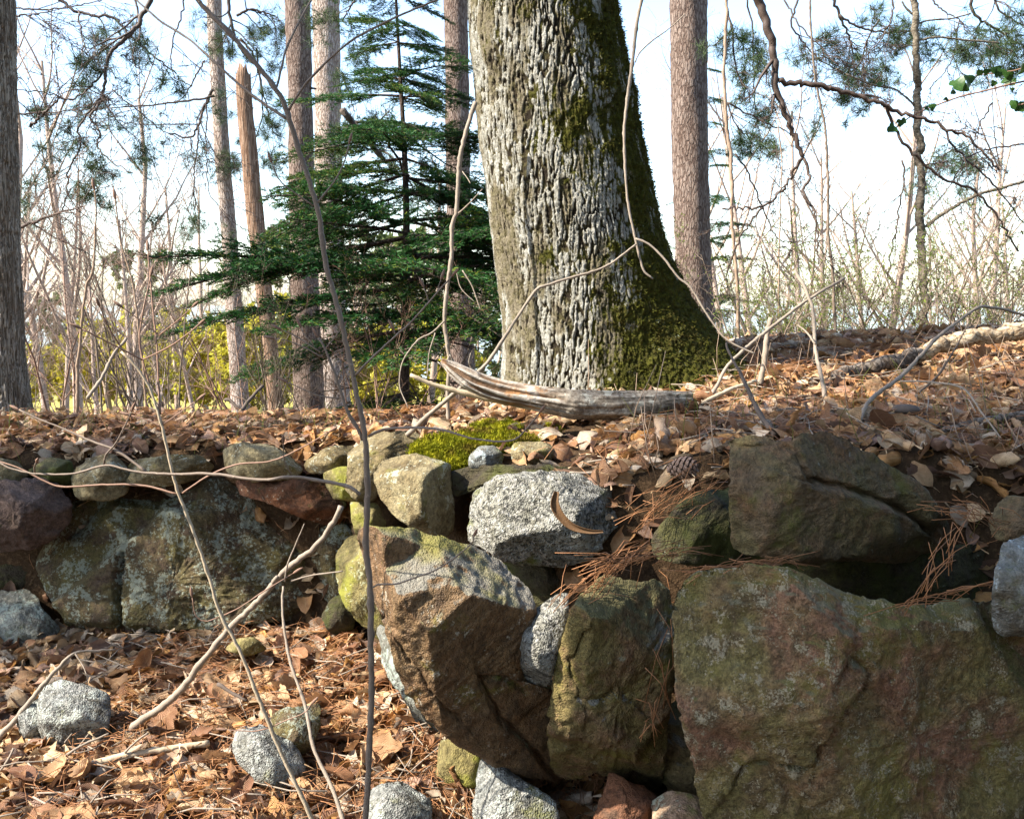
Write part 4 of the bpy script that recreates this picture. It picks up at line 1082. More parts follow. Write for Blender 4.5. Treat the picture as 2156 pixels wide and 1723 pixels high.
def grown_mesh(seed, sp, L, r, d=(0, 0, 1), stems=1, spread=0.0, p0=(0, 0, 0), leaves=None):
    rng = np.random.default_rng(seed); out = {}
    for s in range(stems):
        a = rng.uniform(0, 6.28); dd = np.array(d, float) + spread * np.array([math.cos(a), math.sin(a), 0])
        grow(rng, np.array(p0) + rng.normal(0, 0.03, 3) * [1, 1, 0] * (stems > 1), dd, L * rng.uniform(0.75, 1.1), r, 0, out, sp)
    M = Mesh(); tips = []
    stem = Mesh()
    for lev, l in out.items():
        tgt = stem if lev == 0 else M
        tgt.tubes(np.array([a for a, b in l]), np.array([b for a, b in l]), 6 if lev == 0 else (4 if lev == 1 else 3), cap=False)
        if lev >= sp['lev'] - 1: tips += [a for a, b in l]
    return stem, M, np.array(tips), rng

def cards(points, rng, size, n_per=1, aspect=0.5, up=0.3):
    n = len(points) * n_per; p = np.repeat(points, n_per, 0)
    d = rng.normal(0, 1, (n, 3)) + [0, 0, up]; d /= np.linalg.norm(d, axis=1, keepdims=True)
    s = np.cross(d, rng.normal(0, 1, (n, 3))); s /= np.linalg.norm(s, axis=1, keepdims=True)
    l = size * rng.uniform(0.5, 1.3, (n, 1)); w = l * aspect * 0.5
    b = np.cross(d, s) * l * 0.15
    V = np.stack([p, p + d * l * 0.5 + s * w + b, p + d * l, p + d * l * 0.5 - s * w + b], 1).reshape(-1, 3)
    return V, np.arange(n * 4).reshape(-1, 4)

BARE = dict(wig=0.10, up=[0.04, 0.05, 0.03, 0.0], tap=0.35, lev=3, n=[9, 6, 4], t0=0.25, ang=(0.45, 0.95), rat=0.5, rr=0.55, rmin=0.0012)
def shrub_kind(seed, L, r, stems, spread, twig, leafmat=None, leafsize=0.012, sp=BARE, n_leaf=2, aspect=0.5, prob=0.8):
    st, tw, tips, rng = grown_mesh(seed, sp, L, r, stems=stems, spread=spread)
    V, F, mi, _ = st.arrays(); ms = mesh_data('stem', V, F, MT[twig])
    V, F, mi, _ = tw.arrays(); mt = mesh_data('twigs', V, F, MT[twig])
    ml = None
    if leafmat:
        pts = tips[:, 1:].reshape(-1, 3); pts = pts[rng.random(len(pts)) < prob]
        V, F = cards(pts, rng, leafsize, n_leaf, aspect); ml = mesh_data('leaves', V, F, MT[leafmat], smooth=False)
    return ms, mt, ml

def plant(name, kind, x, y, rz, sc, label, cat, group, z=None):
    ms, mt, ml = kind
    o = empty(name, (x, y, gz(x, y, False) - 0.03 if z is None else z), label, cat, group)
    o.rotation_euler = (0, 0, rz); o.scale = (sc, sc, sc)
    obj('stem', ms, o); tag(obj('twigs', mt, o), kind='stuff')
    if ml: tag(obj('leaves', ml, o), kind='stuff')
    return o
def at_u(u, y): return (u - 1078) / FPX * y

rg = random.Random(4)
kinds_grey = [shrub_kind(200 + i, 1.5, 0.008, 4, 0.35, 'twig_grey') for i in range(3)] + [shrub_kind(210 + i, 1.7, 0.0075, 3, 0.3, 'twig_red') for i in range(2)]
kinds_bud = [shrub_kind(230 + i, 1.15, 0.008, 5, 0.45, 'twig_grey', 'bud_green', 0.014, n_leaf=1, prob=0.4) for i in range(3)]
for i in range(16):
    u = -60 + i * 62 + rg.uniform(-25, 25); y = rg.uniform(6.8, 11.5)
    plant('bare_shrub', kinds_grey[i % 5], at_u(u, y), y, rg.uniform(0, 6), rg.uniform(0.8, 1.35), 'leafless thin stemmed shrub in the thicket left of the old tree', 'shrub', 'leafless shrubs left of the old tree')
for i in range(15):
    u = 1570 + i * 46 + rg.uniform(-25, 25); y = rg.uniform(6.6, 9.5)
    plant('budding_shrub', kinds_bud[i % 3], at_u(u, y), y, rg.uniform(0, 6), rg.uniform(0.9, 1.5), 'thin shrub dotted with green buds behind the crest right of the old tree', 'shrub', 'budding shrubs behind the right crest')
TREE = dict(wig=0.07, up=[0.03, 0.06, 0.04, 0.0], tap=0.25, lev=4, n=[13, 7, 5, 3], t0=0.22, ang=(0.5, 1.0), rat=0.42, rr=0.5, rmin=0.004)
kinds_tree = [shrub_kind(250 + i, 8.0, 0.10, 1, 0.05, 'twig_far', sp=TREE) for i in range(4)]
for i in range(28):
    u = [30, 95, 160, 230, 290, 370, 430, 760, 900, 1540, 1640, 1760, 1850, 2010, 2090, 2180, 60, 130, 200, 270, 340, 410, 1690, 1855, 2060, 1600, 1960, 2140][i]; y = [19, 24, 17, 28, 21, 26, 33, 30, 26, 24, 32, 27, 21, 30, 24, 22, 15, 18, 14, 16, 18.5, 15.5, 17, 14, 16, 19, 20, 13][i]
    plant('bare_tree', kinds_tree[i % 4], at_u(u, y), y, rg.uniform(0, 6), rg.uniform(0.75, 1.2) * (1 if i < 16 else (0.5 if i < 22 else 0.72)), 'distant leafless tree with pale tan twigs left of the old tree' if u < 1078 else 'distant leafless tree with pale tan twigs by the lake', 'tree', 'leafless trees left of the old tree' if u < 1078 else 'leafless trees by the lake')
for i in range(16):
    u = -150 + i * 85 + rg.uniform(-30, 30); y = rg.uniform(40, 58)
    plant('bare_tree', kinds_tree[(i + 1) % 4], at_u(u, y), y, rg.uniform(0, 6), rg.uniform(0.8, 1.2), 'faint leafless tree in the far row beyond the field', 'tree', 'far row of trees beyond the field')
YB = dict(BARE, lev=2, n=[10, 6], rmin=0.004)
kinds_yel = [shrub_kind(270 + i, 2.2, 0.03, 6, 0.6, 'twig_far', 'yellow_leaf', 0.13, YB, 5, 0.6) for i in range(2)]
for i, u in enumerate([120, 190, 255, 320, 385, 440, 500, 545, 600, 790, 880]):
    y = rg.uniform(23, 31)
    plant('yellow_bush', kinds_yel[i % 2], at_u(u, y), y, rg.uniform(0, 6), rg.uniform(0.8, 1.25), 'yellow green leafing bush glowing at the edge of the far field', 'bush', 'yellow green bushes by the far field')
EV = dict(TREE, lev=3, n=[18, 8, 4], up=[0.02, -0.01, -0.01], ang=(0.9, 1.4), rat=0.34)
kinds_ev = [shrub_kind(280 + i, 8.0, 0.09, 1, 0.03, 'twig_far', 'far_green', 0.26, EV, 3, 0.35) for i in range(2)]
for i, (u, y, s) in enumerate([(345, 34, 0.62), (130, 30, 0.5), (590, 36, 0.75), (770, 33, 0.8), (905, 37, 0.7), (1010, 30, 0.6), (1560, 40, 0.35), (1625, 30, 0.25)]):
    plant('far_pine', kinds_ev[i % 2], at_u(u, y), y, i * 1.3, s, 'hazy light green evergreen far behind the dark fir' if 500 < u < 1078 else ('hazy light green evergreen far beyond the shaggy trunk' if u < 500 else 'small light green evergreen near the lake shore'), 'tree', 'far evergreens')

# ---- dark fir with tiers of needle sprays
def bough_mesh(seed, needle='fir', light=0.12, droop=0.16):
    rng = np.random.default_rng(seed); wood = []; nd_p = []; nd_d = []
    def axis(t): return np.array([t, 0.05 * math.sin(t * 5 + seed), -droop * t * t + 0.05 * t])
    main = np.array([axis(t) for t in np.linspace(0, 1, 9)]); segs = [(main, 0.010, 0.003)]
    twigs = []
    for k in range(30):
        t = 0.12 + 0.86 * (k + rng.uniform(0, 0.6)) / 30; sd = 1 if k % 2 else -1
        l = (0.42 * (1 - t) + 0.07) * rng.uniform(0.7, 1.15) * min(1, t / 0.2 + 0.25)
        a = rng.uniform(0.75, 1.05); d = np.array([math.cos(a), sd * math.sin(a), rng.normal(-0.08, 0.08)])
        p0 = axis(t); pts = np.array([p0 + d * l * s + np.array([0, 0, -0.10 * l * s * s]) for s in np.linspace(0, 1, 5)])
        segs.append((pts, 0.003, 0.0012)); twigs.append((pts, l))
        for j in range(int(l / 0.035)):
            s = rng.uniform(0.2, 0.95); q = p0 + d * l * s; sd2 = rng.choice([-1, 1]); a2 = a * sd + sd2 * 0.8
            d2 = np.array([math.cos(a2), math.sin(a2), rng.normal(-0.05, 0.1)]); l2 = (l * 0.42 * (1 - s) + 0.035) * rng.uniform(0.6, 1.1)
            pts2 = np.array([q + d2 * l2 * z for z in np.linspace(0, 1, 5)]); twigs.append((pts2, l2)); segs.append((pts2, 0.0016, 0.001))
    twigs.append((main[3:], 0.6))
    M = Mesh()
    for pts, r0, r1 in segs:
        p = spline(pts, 5) if len(pts) != 5 else pts
        M.tubes(p, np.linspace(r0, r1, 5), 4 if r0 > 0.005 else 3, mat=0, cap=False)
    NP, ND = [], []
    for pts, l in twigs:
        n = max(6, int(l / 0.0042)); t = rng.uniform(0, 1, n) * (len(pts) - 1); i = np.minimum(t.astype(int), len(pts) - 2); f = (t - i)[:, None]
        p = pts[i] * (1 - f) + pts[i + 1] * f; tan = pts[i + 1] - pts[i]; tan /= np.linalg.norm(tan, axis=1, keepdims=True)
        side = np.cross(tan, [0, 0, 1.0]) * rng.choice([-1, 1], (n, 1))
        d = tan * rng.uniform(0.25, 0.8, (n, 1)) + side * rng.uniform(0.3, 1.0, (n, 1)) + np.array([0, 0, 1.0]) * rng.normal(0.12, 0.28, (n, 1))
        NP.append(p); ND.append(d / np.linalg.norm(d, axis=1, keepdims=True))
    p = np.concatenate(NP); d = np.concatenate(ND); n = len(p)
    s = np.cross(d, rng.normal(0, 1, (n, 3))); s /= np.linalg.norm(s, axis=1, keepdims=True)
    l = rng.uniform(0.014, 0.028, (n, 1)); w = 0.0022
    Vn = np.stack([p - s * w, p + s * w, p + d * l + s * w * 0.5, p + d * l - s * w * 0.5], 1).reshape(-1, 3)
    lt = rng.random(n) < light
    Fn = np.arange(n * 4).reshape(-1, 4)
    V, F, mi, _ = M.arrays()
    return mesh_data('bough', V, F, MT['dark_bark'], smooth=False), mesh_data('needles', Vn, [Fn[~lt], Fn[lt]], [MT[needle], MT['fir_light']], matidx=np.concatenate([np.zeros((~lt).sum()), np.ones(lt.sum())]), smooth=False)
BOUGHS = [bough_mesh(400 + i, light=[0.05, 0.1, 0.04, 0.3, 0.06, 0.12][i]) for i in range(6)]
BOUGHS_BARE = [grown_mesh(420 + i, dict(BARE, lev=2, n=[9, 5], up=[0, 0], rmin=0.0015), 1.0, 0.010, d=(1, 0, 0)) for i in range(2)]
BB = []
for st, tw, tips, r in BOUGHS_BARE:
    st.V += tw.V; st.A += tw.A
    for k, l in tw.F.items():
        st.F.setdefault(k, []).extend([f + st.n for f in l])
    V, F, mi, _ = st.arrays(); BB.append((mesh_data('dead_bough', V, F, MT['dark_bark'], smooth=False), None))

def conifer(name, label, base, axis, prof, trunk_r, seed, n_whorl, group=None, z0=None, z1=None, dead_below=None, per=5, mat='dark_bark', cat='tree'):
    """axis: points of the trunk; prof: (z, reach in metres)"""
    rng = random.Random(seed)
    o = empty(name, base, label, cat, group)
    V, F = round_trunk(axis, trunk_r, 14, seed, 0.05); mobj('trunk', V, F, MT[mat], o)
    ax = spline(axis, 60); pz = [a for a, b in prof]; pr = [b for a, b in prof]
    for k in range(n_whorl):
        z = z0 + (z1 - z0) * (k + rng.uniform(-0.3, 0.3)) / (n_whorl - 1)
        i = int(np.argmin(np.abs(ax[:, 2] - z))); reach = float(np.interp(z, pz, pr))
        if reach < 0.05: continue
        off = rng.uniform(0, 6.28)
        for j in range(per):
            dead = dead_below is not None and z < dead_below and rng.random() < 0.7
            mw, mn = rng.choice(BB if dead else BOUGHS)
            b = obj('dead_bough' if dead else 'bough', mw, o)
            if mn: tag(obj('needles', mn, b), kind='stuff')
            L = reach * rng.uniform(0.75, 1.05) * (0.7 if dead else 1)
            b.location = ax[i] - np.array(base)
            b.rotation_euler = (rng.uniform(-0.35, 0.35), rng.uniform(-0.16, 0.30), off + j * 2 * math.pi / per + rng.uniform(-0.35, 0.35))
            b.scale = (L, L, L)
    return o
FY = 9.2
fa = [P(852, 930, FY), P(853, 700, FY), P(856, 500, FY), P(852, 330, FY), P(842, 150, FY), P(834, 0, FY), P(828, -160, FY)]
zz = lambda v: float(P(0, v, FY)[2])
conifer('fir_tree', 'dark green fir with drooping tiers of needles left of the old tree', tuple(np.array([fa[0][0], FY, gz(fa[0][0], FY, False)])), fa, [(zz(900), 1.3), (zz(780), 1.6), (zz(690), 2.0), (zz(600), 2.2), (zz(540), 2.35), (zz(430), 1.6), (zz(330), 1.4), (zz(240), 1.1), (zz(170), 0.9), (zz(80), 0.7), (zz(-60), 0.5)],
        [0.045, 0.042, 0.036, 0.028, 0.018, 0.012, 0.008], 9, 25, z0=zz(860), z1=zz(-120), dead_below=zz(660), per=4)
o = conifer('fir_tree', 'green fir half hidden behind the grey red pine right of the old tree', (at_u(1490, 12.5), 12.5, gz(at_u(1490, 12.5), 12.5, False)), [P(1490, 950, 12.5), P(1490, 600, 12.5), P(1488, 300, 12.5), P(1486, 50, 12.5)], [(0, 0.9), (1.5, 0.75), (2.6, 0.55), (3.6, 0.35), (5, 0.2)], [0.04, 0.03, 0.02, 0.01], 12, 13, z0=0.8, z1=4.2, per=4)

# ---- pine boughs with tufts of long needles
def tuft_geo(points, rng, n=30, length=0.10, w=0.0017):
    n = int(n * 0.62)
    m = len(points) * n; p = np.repeat(points, n, 0)
    ax = np.repeat(rng.normal(0, 1, (len(points), 3)) + [0, 0, 0.3], n, 0); ax /= np.linalg.norm(ax, axis=1, keepdims=True)
    d = ax * 0.55 + rng.normal(0, 0.62, (m, 3)); d /= np.linalg.norm(d, axis=1, keepdims=True)
    s = np.cross(d, rng.normal(0, 1, (m, 3))); s /= np.linalg.norm(s, axis=1, keepdims=True)
    l = length * rng.uniform(0.7, 1.15, (m, 1)); p = p - ax * length * 0.25
    V = np.stack([p - s * w, p + s * w, p + d * l + s * w * 0.4, p + d * l - s * w * 0.4], 1).reshape(-1, 3)
    return V, np.arange(m * 4).reshape(-1, 4)
HANG = dict(wig=0.20, up=[-0.05, -0.05, -0.02], tap=0.4, lev=2, n=[6, 5], t0=0.2, ang=(0.4, 1.0), rat=0.5, rr=0.6, rmin=0.003)
def pine_bough(label, lines, y, seed, nsub=5, sub_len=0.5, tuft=30, tl=0.10, mat='twig_dark', group='pine boughs hanging into the clearing', name='pine_bough', sp=HANG, keep=1.0):
    """lines: (pixels, radius px start, radius px end[, y])"""
    rng = np.random.default_rng(seed); M = Mesh(); tips = []; mains = []
    base = poly3(lines[0][0], y)[0]; o = empty(name, tuple(base), label, 'branch', group)
    for li, ln in enumerate(lines):
        yy = ln[3] if len(ln) > 3 else y
        p = poly3(ln[0], yy, yy + rng.normal(0, 0.12)); p = spline(p, 6 * len(ln[0])); r = np.linspace(PX(ln[1], y) / 2, PX(ln[2], y) / 2, len(p))
        p[1:-1] += rng.normal(0, 0.006, (len(p) - 2, 3))
        Mm = Mesh(); Mm.tubes(p, r, 7); V, F, mi, _ = Mm.arrays(); mobj('limb' if li == 0 else 'branch', V, F, MT[mat], o)
        out = {}
        for k in range(nsub):
            i = int(rng.integers(len(p) // 5, len(p))); t = unit(p[min(i + 1, len(p) - 1)] - p[max(i - 1, 0)])
            d = rot_about(t, unit(np.cross(t, rng.normal(0, 1, 3))), rng.uniform(0.4, 1.1))
            grow(rng, p[i], d, sub_len * rng.uniform(0.5, 1.2), max(0.003, r[i] * 0.55), 0, out, sp)
        for lev, l in out.items():
            M.tubes(np.array([a for a, b in l]), np.array([b for a, b in l]), 4 if lev == 0 else 3, cap=False)
            if lev >= 1: tips += [a[-1] for a, b in l]
    if M.n:
        V, F, mi, _ = M.arrays(); tag(mobj('twigs', V, F, MT[mat], o), kind='stuff')
    if tuft and tips:
        tips = np.array(tips); tips = tips[rng.random(len(tips)) < keep * 0.55]
        V, F = tuft_geo(tips, rng, tuft, tl); tag(mobj('needles', V, F, MT['pine_needle'], o, smooth=False), kind='stuff')
    return o
pine_bough('drooping pine bough hanging beside the shaggy grey trunk', [(c1([(980, -80), (900, 80), (830, 200), (700, 320), (665, 440), (640, 620), (560, 740)]), 11, 5), (c1([(640, 600), (500, 780), (500, 920), (430, 1060), (420, 1190), (390, 1320)]), 5, 3), (c1([(570, 740), (620, 830), (610, 920), (700, 1010), (830, 1080)]), 5, 2), (c1([(660, 430), (560, 540), (450, 620), (280, 580), (100, 560)]), 5, 2)], 8.5, 501, 5, 0.45, 34, 0.12, keep=0.6)
pine_bough('forked pine bough crossing the sky above the pale pine', [(c1([(320, -60), (450, 60), (600, 100), (720, 120), (830, 240), (950, 340), (1100, 460)]), 7, 3), (c1([(490, 70), (510, 200), (540, 310), (590, 420)]), 4, 2), (c1([(830, -40), (880, 160), (850, 280), (830, 370), (900, 480)]), 5, 2)], 9.0, 502, 4, 0.5, 34, 0.12, keep=0.5)
pine_bough('tangled pine bough hanging from the pale pine', [(c1([(1330, 560), (1270, 680), (1230, 800), (1190, 860), (1050, 830)]), 7, 3), (c1([(1240, 790), (1230, 950), (1210, 1130), (1220, 1290), (1210, 1420)]), 4, 2), (c1([(1340, 600), (1100, 640), (900, 660), (600, 680)]), 5, 2), (c1([(1280, 380), (1150, 600), (1080, 640)]), 4, 2)], 13.2, 503, 4, 0.7, 36, 0.13, keep=0.6)
pine_bough('thick cluster of pine twigs behind the broken snag', [(c1([(1420, -60), (1440, 120), (1480, 260), (1560, 380), (1650, 440)]), 8, 3), (c1([(1480, 100), (1560, 60), (1650, 80), (1720, 100)]), 6, 3), (c1([(1500, 240), (1580, 340), (1640, 560), (1700, 800)]), 5, 2), (c1([(1600, 300), (1640, 700), (1560, 900), (1500, 960)]), 4, 2)], 13.5, 504, 7, 0.6, 40, 0.13, keep=0.9)
pine_bough('pine bough over the right of the clearing beside the slim grey tree', [(c3([(950, -60), (1010, 120), (1060, 220), (1090, 340)]), 7, 3), (c3([(1000, 90), (1080, 150), (1250, 200), (1450, 195)]), 5, 3), (c3([(760, -40), (700, 130), (760, 240), (850, 350), (980, 430)]), 5, 2), (c3([(1250, 120), (1170, 260), (1130, 400), (1010, 480)]), 4, 2)], 10.0, 505, 6, 0.5, 36, 0.12, keep=0.8)
pine_bough('dense pine bough in the upper corner above the green leaved vine', [(c3([(1820, -40), (1850, 100), (1980, 180), (2100, 260), (2200, 300)]), 7, 3), (c3([(1950, -40), (2020, 80), (2150, 160)]), 5, 3), (c3([(1570, -20), (1640, 60), (1750, 130), (1800, 200)]), 4, 2), (c3([(1960, 640), (1880, 760), (1840, 880), (1760, 940)]), 4, 2)], 9.0, 506, 6, 0.5, 38, 0.12, keep=0.8)
pine_bough('needled pine twigs hanging beside the grey red pine trunk', [(c3([(280, -30), (330, 200), (350, 420), (420, 560)]), 5, 3), (c3([(420, -30), (460, 200), (470, 560), (475, 740)]), 4, 2), (c3([(300, 640), (360, 790), (440, 860)]), 4, 2)], 9.5, 507, 6, 0.45, 34, 0.12, keep=0.8)
pine_bough('pine twigs reaching down between the two stout pines and the fir', [(c2([(120, -60), (60, 60), (20, 130)]), 5, 3), (c2([(-10, 420), (40, 520), (100, 700)]), 4, 2), (c2([(20, 680), (100, 780), (220, 930), (270, 990)]), 12, 8, 11.0)], 12.0, 508, 6, 0.5, 34, 0.12, keep=0.8)
for k, (lab, lines, yy, ns, sl) in enumerate([
    ('thin bare branches netting the sky left of the pale pine', [(c1([(100, 50), (300, 60), (560, 20), (700, -40)]), 4, 2), (c1([(1150, -60), (1130, 110), (1080, 250), (1080, 460), (1200, 540)]), 4, 2), (c1([(700, 560), (850, 680), (1000, 800), (1150, 880)]), 3, 2), (c1([(1290, 620), (1290, 900), (1300, 1180), (1360, 1280)]), 3, 2)], 10.5, 5, 0.9),
    ('wiry bare branches over the right crest', [(c3([(640, -40), (720, 120), (850, 260), (1000, 420)]), 4, 2), (c3([(2154, 900), (1950, 930), (1800, 980), (1700, 1150)]), 4, 2), (c3([(300, 640), (480, 740), (620, 800), (760, 880)]), 4, 2), (c3([(350, 960), (430, 1080), (520, 1290), (640, 1500), (900, 1500)]), 4, 2)], 8.2, 6, 0.6),
    ('bare twigs crossing the sky beside the slim grey tree', [(c3([(1330, -40), (1330, 100), (1260, 240), (1180, 330)]), 4, 2), (c3([(1390, 1000), (1410, 1080), (1390, 1200), (1360, 1400), (1300, 1720)]), 4, 3), (c3([(1750, 130), (1700, 380), (1560, 560)]), 3, 2)], 9.2, 6, 0.6),
    ('dry bare branches beside the shaggy trunk', [(c1([(100, 710), (300, 700), (560, 680)]), 4, 2), (c1([(120, 1420), (250, 1370), (400, 1320), (520, 1290)]), 8, 3), (c1([(190, 790), (300, 680), (360, 620)]), 6, 4), (c1([(100, 100), (240, 90), (330, 60)]), 4, 2)], 7.8, 6, 0.6)]):
    pine_bough(lab, lines, yy, 530 + k, ns, sl, 0, mat='twig_dark', name='bare_branch', group=None)
# crooked dead limb hanging from above
pine_bough('crooked dark dead limb forking down past the right crest', [(c3([(460, -80), (540, 120), (590, 320), (605, 540), (660, 700), (720, 860), (775, 980)]), 20, 9), (c3([(620, 505), (760, 520), (900, 540), (1100, 590), (1280, 650), (1400, 710), (1560, 750), (1700, 820), (1790, 840), (1850, 900), (2000, 1060)]), 12, 4), (c3([(770, 980), (700, 1100), (640, 1190), (520, 1290), (400, 1300), (270, 1300)]), 7, 4), (c3([(780, 990), (810, 1100), (780, 1190), (830, 1300), (865, 1480), (870, 1650)]), 7, 3), (c3([(1285, 650), (1340, 780), (1470, 970), (1640, 1110), (1830, 1180), (2000, 1370), (2120, 1570)]), 7, 4), (c3([(520, 1300), (430, 1400), (370, 1500), (300, 1700)]), 5, 4), (c3([(1640, 800), (1750, 950), (1950, 1140), (2154, 1390)]), 5, 3)], 6.3, 509, 2, 0.3, 0, mat='twig_dark', name='dead_limb', group=None)

# ------------------------------------------------------------------ near saplings and fallen sticks
def bud_mesh():
    M = Mesh(); t = np.linspace(0, 1, 7)[:, None]
    M.tubes(np.hstack([t * 0, t * 0, t]), (0.16 * np.sin(np.clip(t[:, 0] * 0.93 + 0.07, 0, 1) * math.pi) ** 0.8 + 0.01), 7)
    V, F, mi, _ = M.arrays(); return mesh_data('bud', V, F, MT['twig_red'])
BUD = bud_mesh()
def smooth_tube(pts, r0, r1, sides=8, seed=0, knots=0.12, per=0.014):
    L = np.linalg.norm(np.diff(np.asarray(pts), axis=0), axis=1).sum(); n = int(np.clip(L / per, 8, 170))
    p = spline(pts, n); rr = np.linspace(r0, r1, n); r = np.random.default_rng(seed)
    p[1:-1] += r.normal(0, r0 * 0.10, (n - 2, 3))
    sl = np.linspace(0, L, n); ph = (sl / max(0.07, 9 * r0) + 0.37 * seed) % 1.0
    rr = rr * (1 + knots * fbm(p * 22 + seed, 2, seed)) * (1 + (0.22 if r0 < 0.012 else 0.0) * np.exp(-((ph - 0.5) / 0.07) ** 2))
    p[1:-1] += r0 * 0.5 * np.stack([vnoise(p * 9 + k * 7 + seed, k) for k in range(3)], 1)[1:-1]
    M = Mesh(); M.tubes(p, rr, sides); V, F, mi, _ = M.arrays()
    ax = np.repeat(p, sides, 0); dv = V - ax
    am = 0.10 if r0 < 0.012 else 0.13
    V = ax + dv * (1 + am * fbm(V * (0.5 / max(r0, 0.004)) + seed, 3, seed + 1) + 0.5 * am * ridged(V * 70, 2, seed + 2))[:, None]
    return (V, F), p
def sapling(label, parts, mat, y, foot_ground=True, name='sapling', cat='sapling', buds=True, group=None, twigmat=None):
    """parts: (pixels, width px start, width px end[, y start, y end[, bud]])"""
    first = parts[0]; y0 = first[3] if len(first) > 3 else y
    base = P(*first[0][0], y0); o = empty(name, tuple(base), label, cat, group)
    for i, q in enumerate(parts):
        ya, yb = (q[3], q[4]) if len(q) > 3 else (y, y)
        pts = poly3(q[0], ya, yb)
        if i == 0 and foot_ground:
            g = gz(pts[0][0], pts[0][1], False); d = pts[0] - pts[1]
            if pts[0][2] > g: pts = np.vstack([pts[0] + d / max(0.05, -d[2]) * (pts[0][2] - g + 0.05) if d[2] < -0.02 else [pts[0][0], pts[0][1], g - 0.05], pts])
        (V, F), p = smooth_tube(pts, PX(q[1], ya) / 2, PX(q[2], ya) / 2, 9 if i == 0 else 7, seed=i + int(abs(base[0]) * 100))
        tw_ = mobj('stem' if i == 0 else 'twig', V, F, MT[mat if i == 0 or not twigmat else twigmat], o)
        if buds and (i > 0 or len(parts) == 1) and not (len(q) > 5 and q[5] is False):
            b = obj('bud', BUD, tw_); b.location = p[-1] - np.array(base); l = PX(26, yb)
            b.rotation_euler = Vector(p[-1] - p[-3]).to_track_quat('Z', 'Y').to_euler(); b.scale = (l * 0.8, l * 0.8, l)
    return o

# tall sapling whose stem rises in front of the leaning slab
sapling('tall grey brown sapling with long forked branches rooted below the leaning slab', [
    ([(768, 1760), (772, 1690), (783, 1480), (781, 1243), (771, 1142), (770, 933), (744, 791), (714, 663), (691, 573), (664, 431), (607, 249), (580, 189), (500, 90), (418, 0), (380, -50)], 14, 9),
    (c1([(1790, 740), (1600, 610), (1450, 490), (1200, 260), (1000, 130), (850, 0), (780, -80)]), 6, 4, 2.3, 2.5, False),
    (c1([(1800, 700), (1860, 600), (1950, 480), (2150, 290), (2330, 180), (2560, 70), (2760, -10)]), 5, 4, 2.3, 2.2, False),
    (c1([(1722, 560), (1760, 430), (1790, 310), (1860, 150), (1940, 0), (1970, -60)]), 5, 4, 2.3, 2.4, False),
    (c1([(1970, 1280), (2090, 1130), (2150, 1010), (2180, 900)]), 4, 2.5), (c1([(1960, 1285), (1850, 1210), (1750, 1130), (1700, 1020)]), 4, 2.5),
    (c5([(150, 1060), (110, 980), (60, 900), (20, 790), (-30, 640), (-90, 500), (-130, 420)]), 8, 4), (c4([(2010, 540), (1900, 480), (1800, 440), (1715, 425)]), 3, 2), (c4([(2000, 510), (1880, 430), (1760, 370)]), 3, 2), (c4([(1960, 470), (1900, 400), (1880, 358)]), 2.5, 2), (c4([(2010, 510), (2080, 430), (2122, 375)]), 2.5, 2), (c4([(2120, 800), (1980, 780), (1800, 700)]), 3, 2),
    (c5([(185, 1035), (300, 990), (600, 990), (850, 1050), (1080, 1060), (1200, 960), (1250, 890)]), 6, 3, 2.3, 2.1),
    (c5([(100, 655), (200, 550), (330, 430), (450, 320), (600, 150), (700, 40)]), 5, 3, 2.3, 2.2), (c5([(450, 330), (400, 370), (350, 400), (345, 370)]), 2.5, 2),
    (c5([(560, 200), (545, 150), (530, 110)]), 2, 2), (c5([(610, 140), (620, 100), (635, 60)]), 2, 2),
    (c4([(2250, 1400), (2150, 1340), (1850, 1290), (1640, 1310), (1340, 1270), (1100, 1270), (910, 1262), (780, 1240), (650, 1220), (450, 1270), (220, 1270), (60, 1235), (-40, 1180)]), 8, 4, 2.3, 2.5, False),
    (c4([(910, 1256), (800, 1170), (700, 1110), (560, 1060), (400, 990), (200, 910), (120, 870)]), 6, 3, 2.42, 2.5), (c4([(650, 1215), (660, 1150), (720, 1080), (790, 950), (820, 880)]), 4, 2.5, 2.45, 2.4), (c4([(1830, 1285), (1780, 1200), (1770, 1080)]), 3, 2, 2.36, 2.3), (c4([(220, 1270), (215, 1230), (225, 1200)]), 3, 3, 2.5, 2.45),
    (c8([(190, 300), (240, 260), (360, 255), (470, 220), (600, 170), (720, 90), (830, 0), (840, -40)]), 4, 2.5, 2.3, 2.15),
], 'sapling', 2.3, twigmat='sapling')
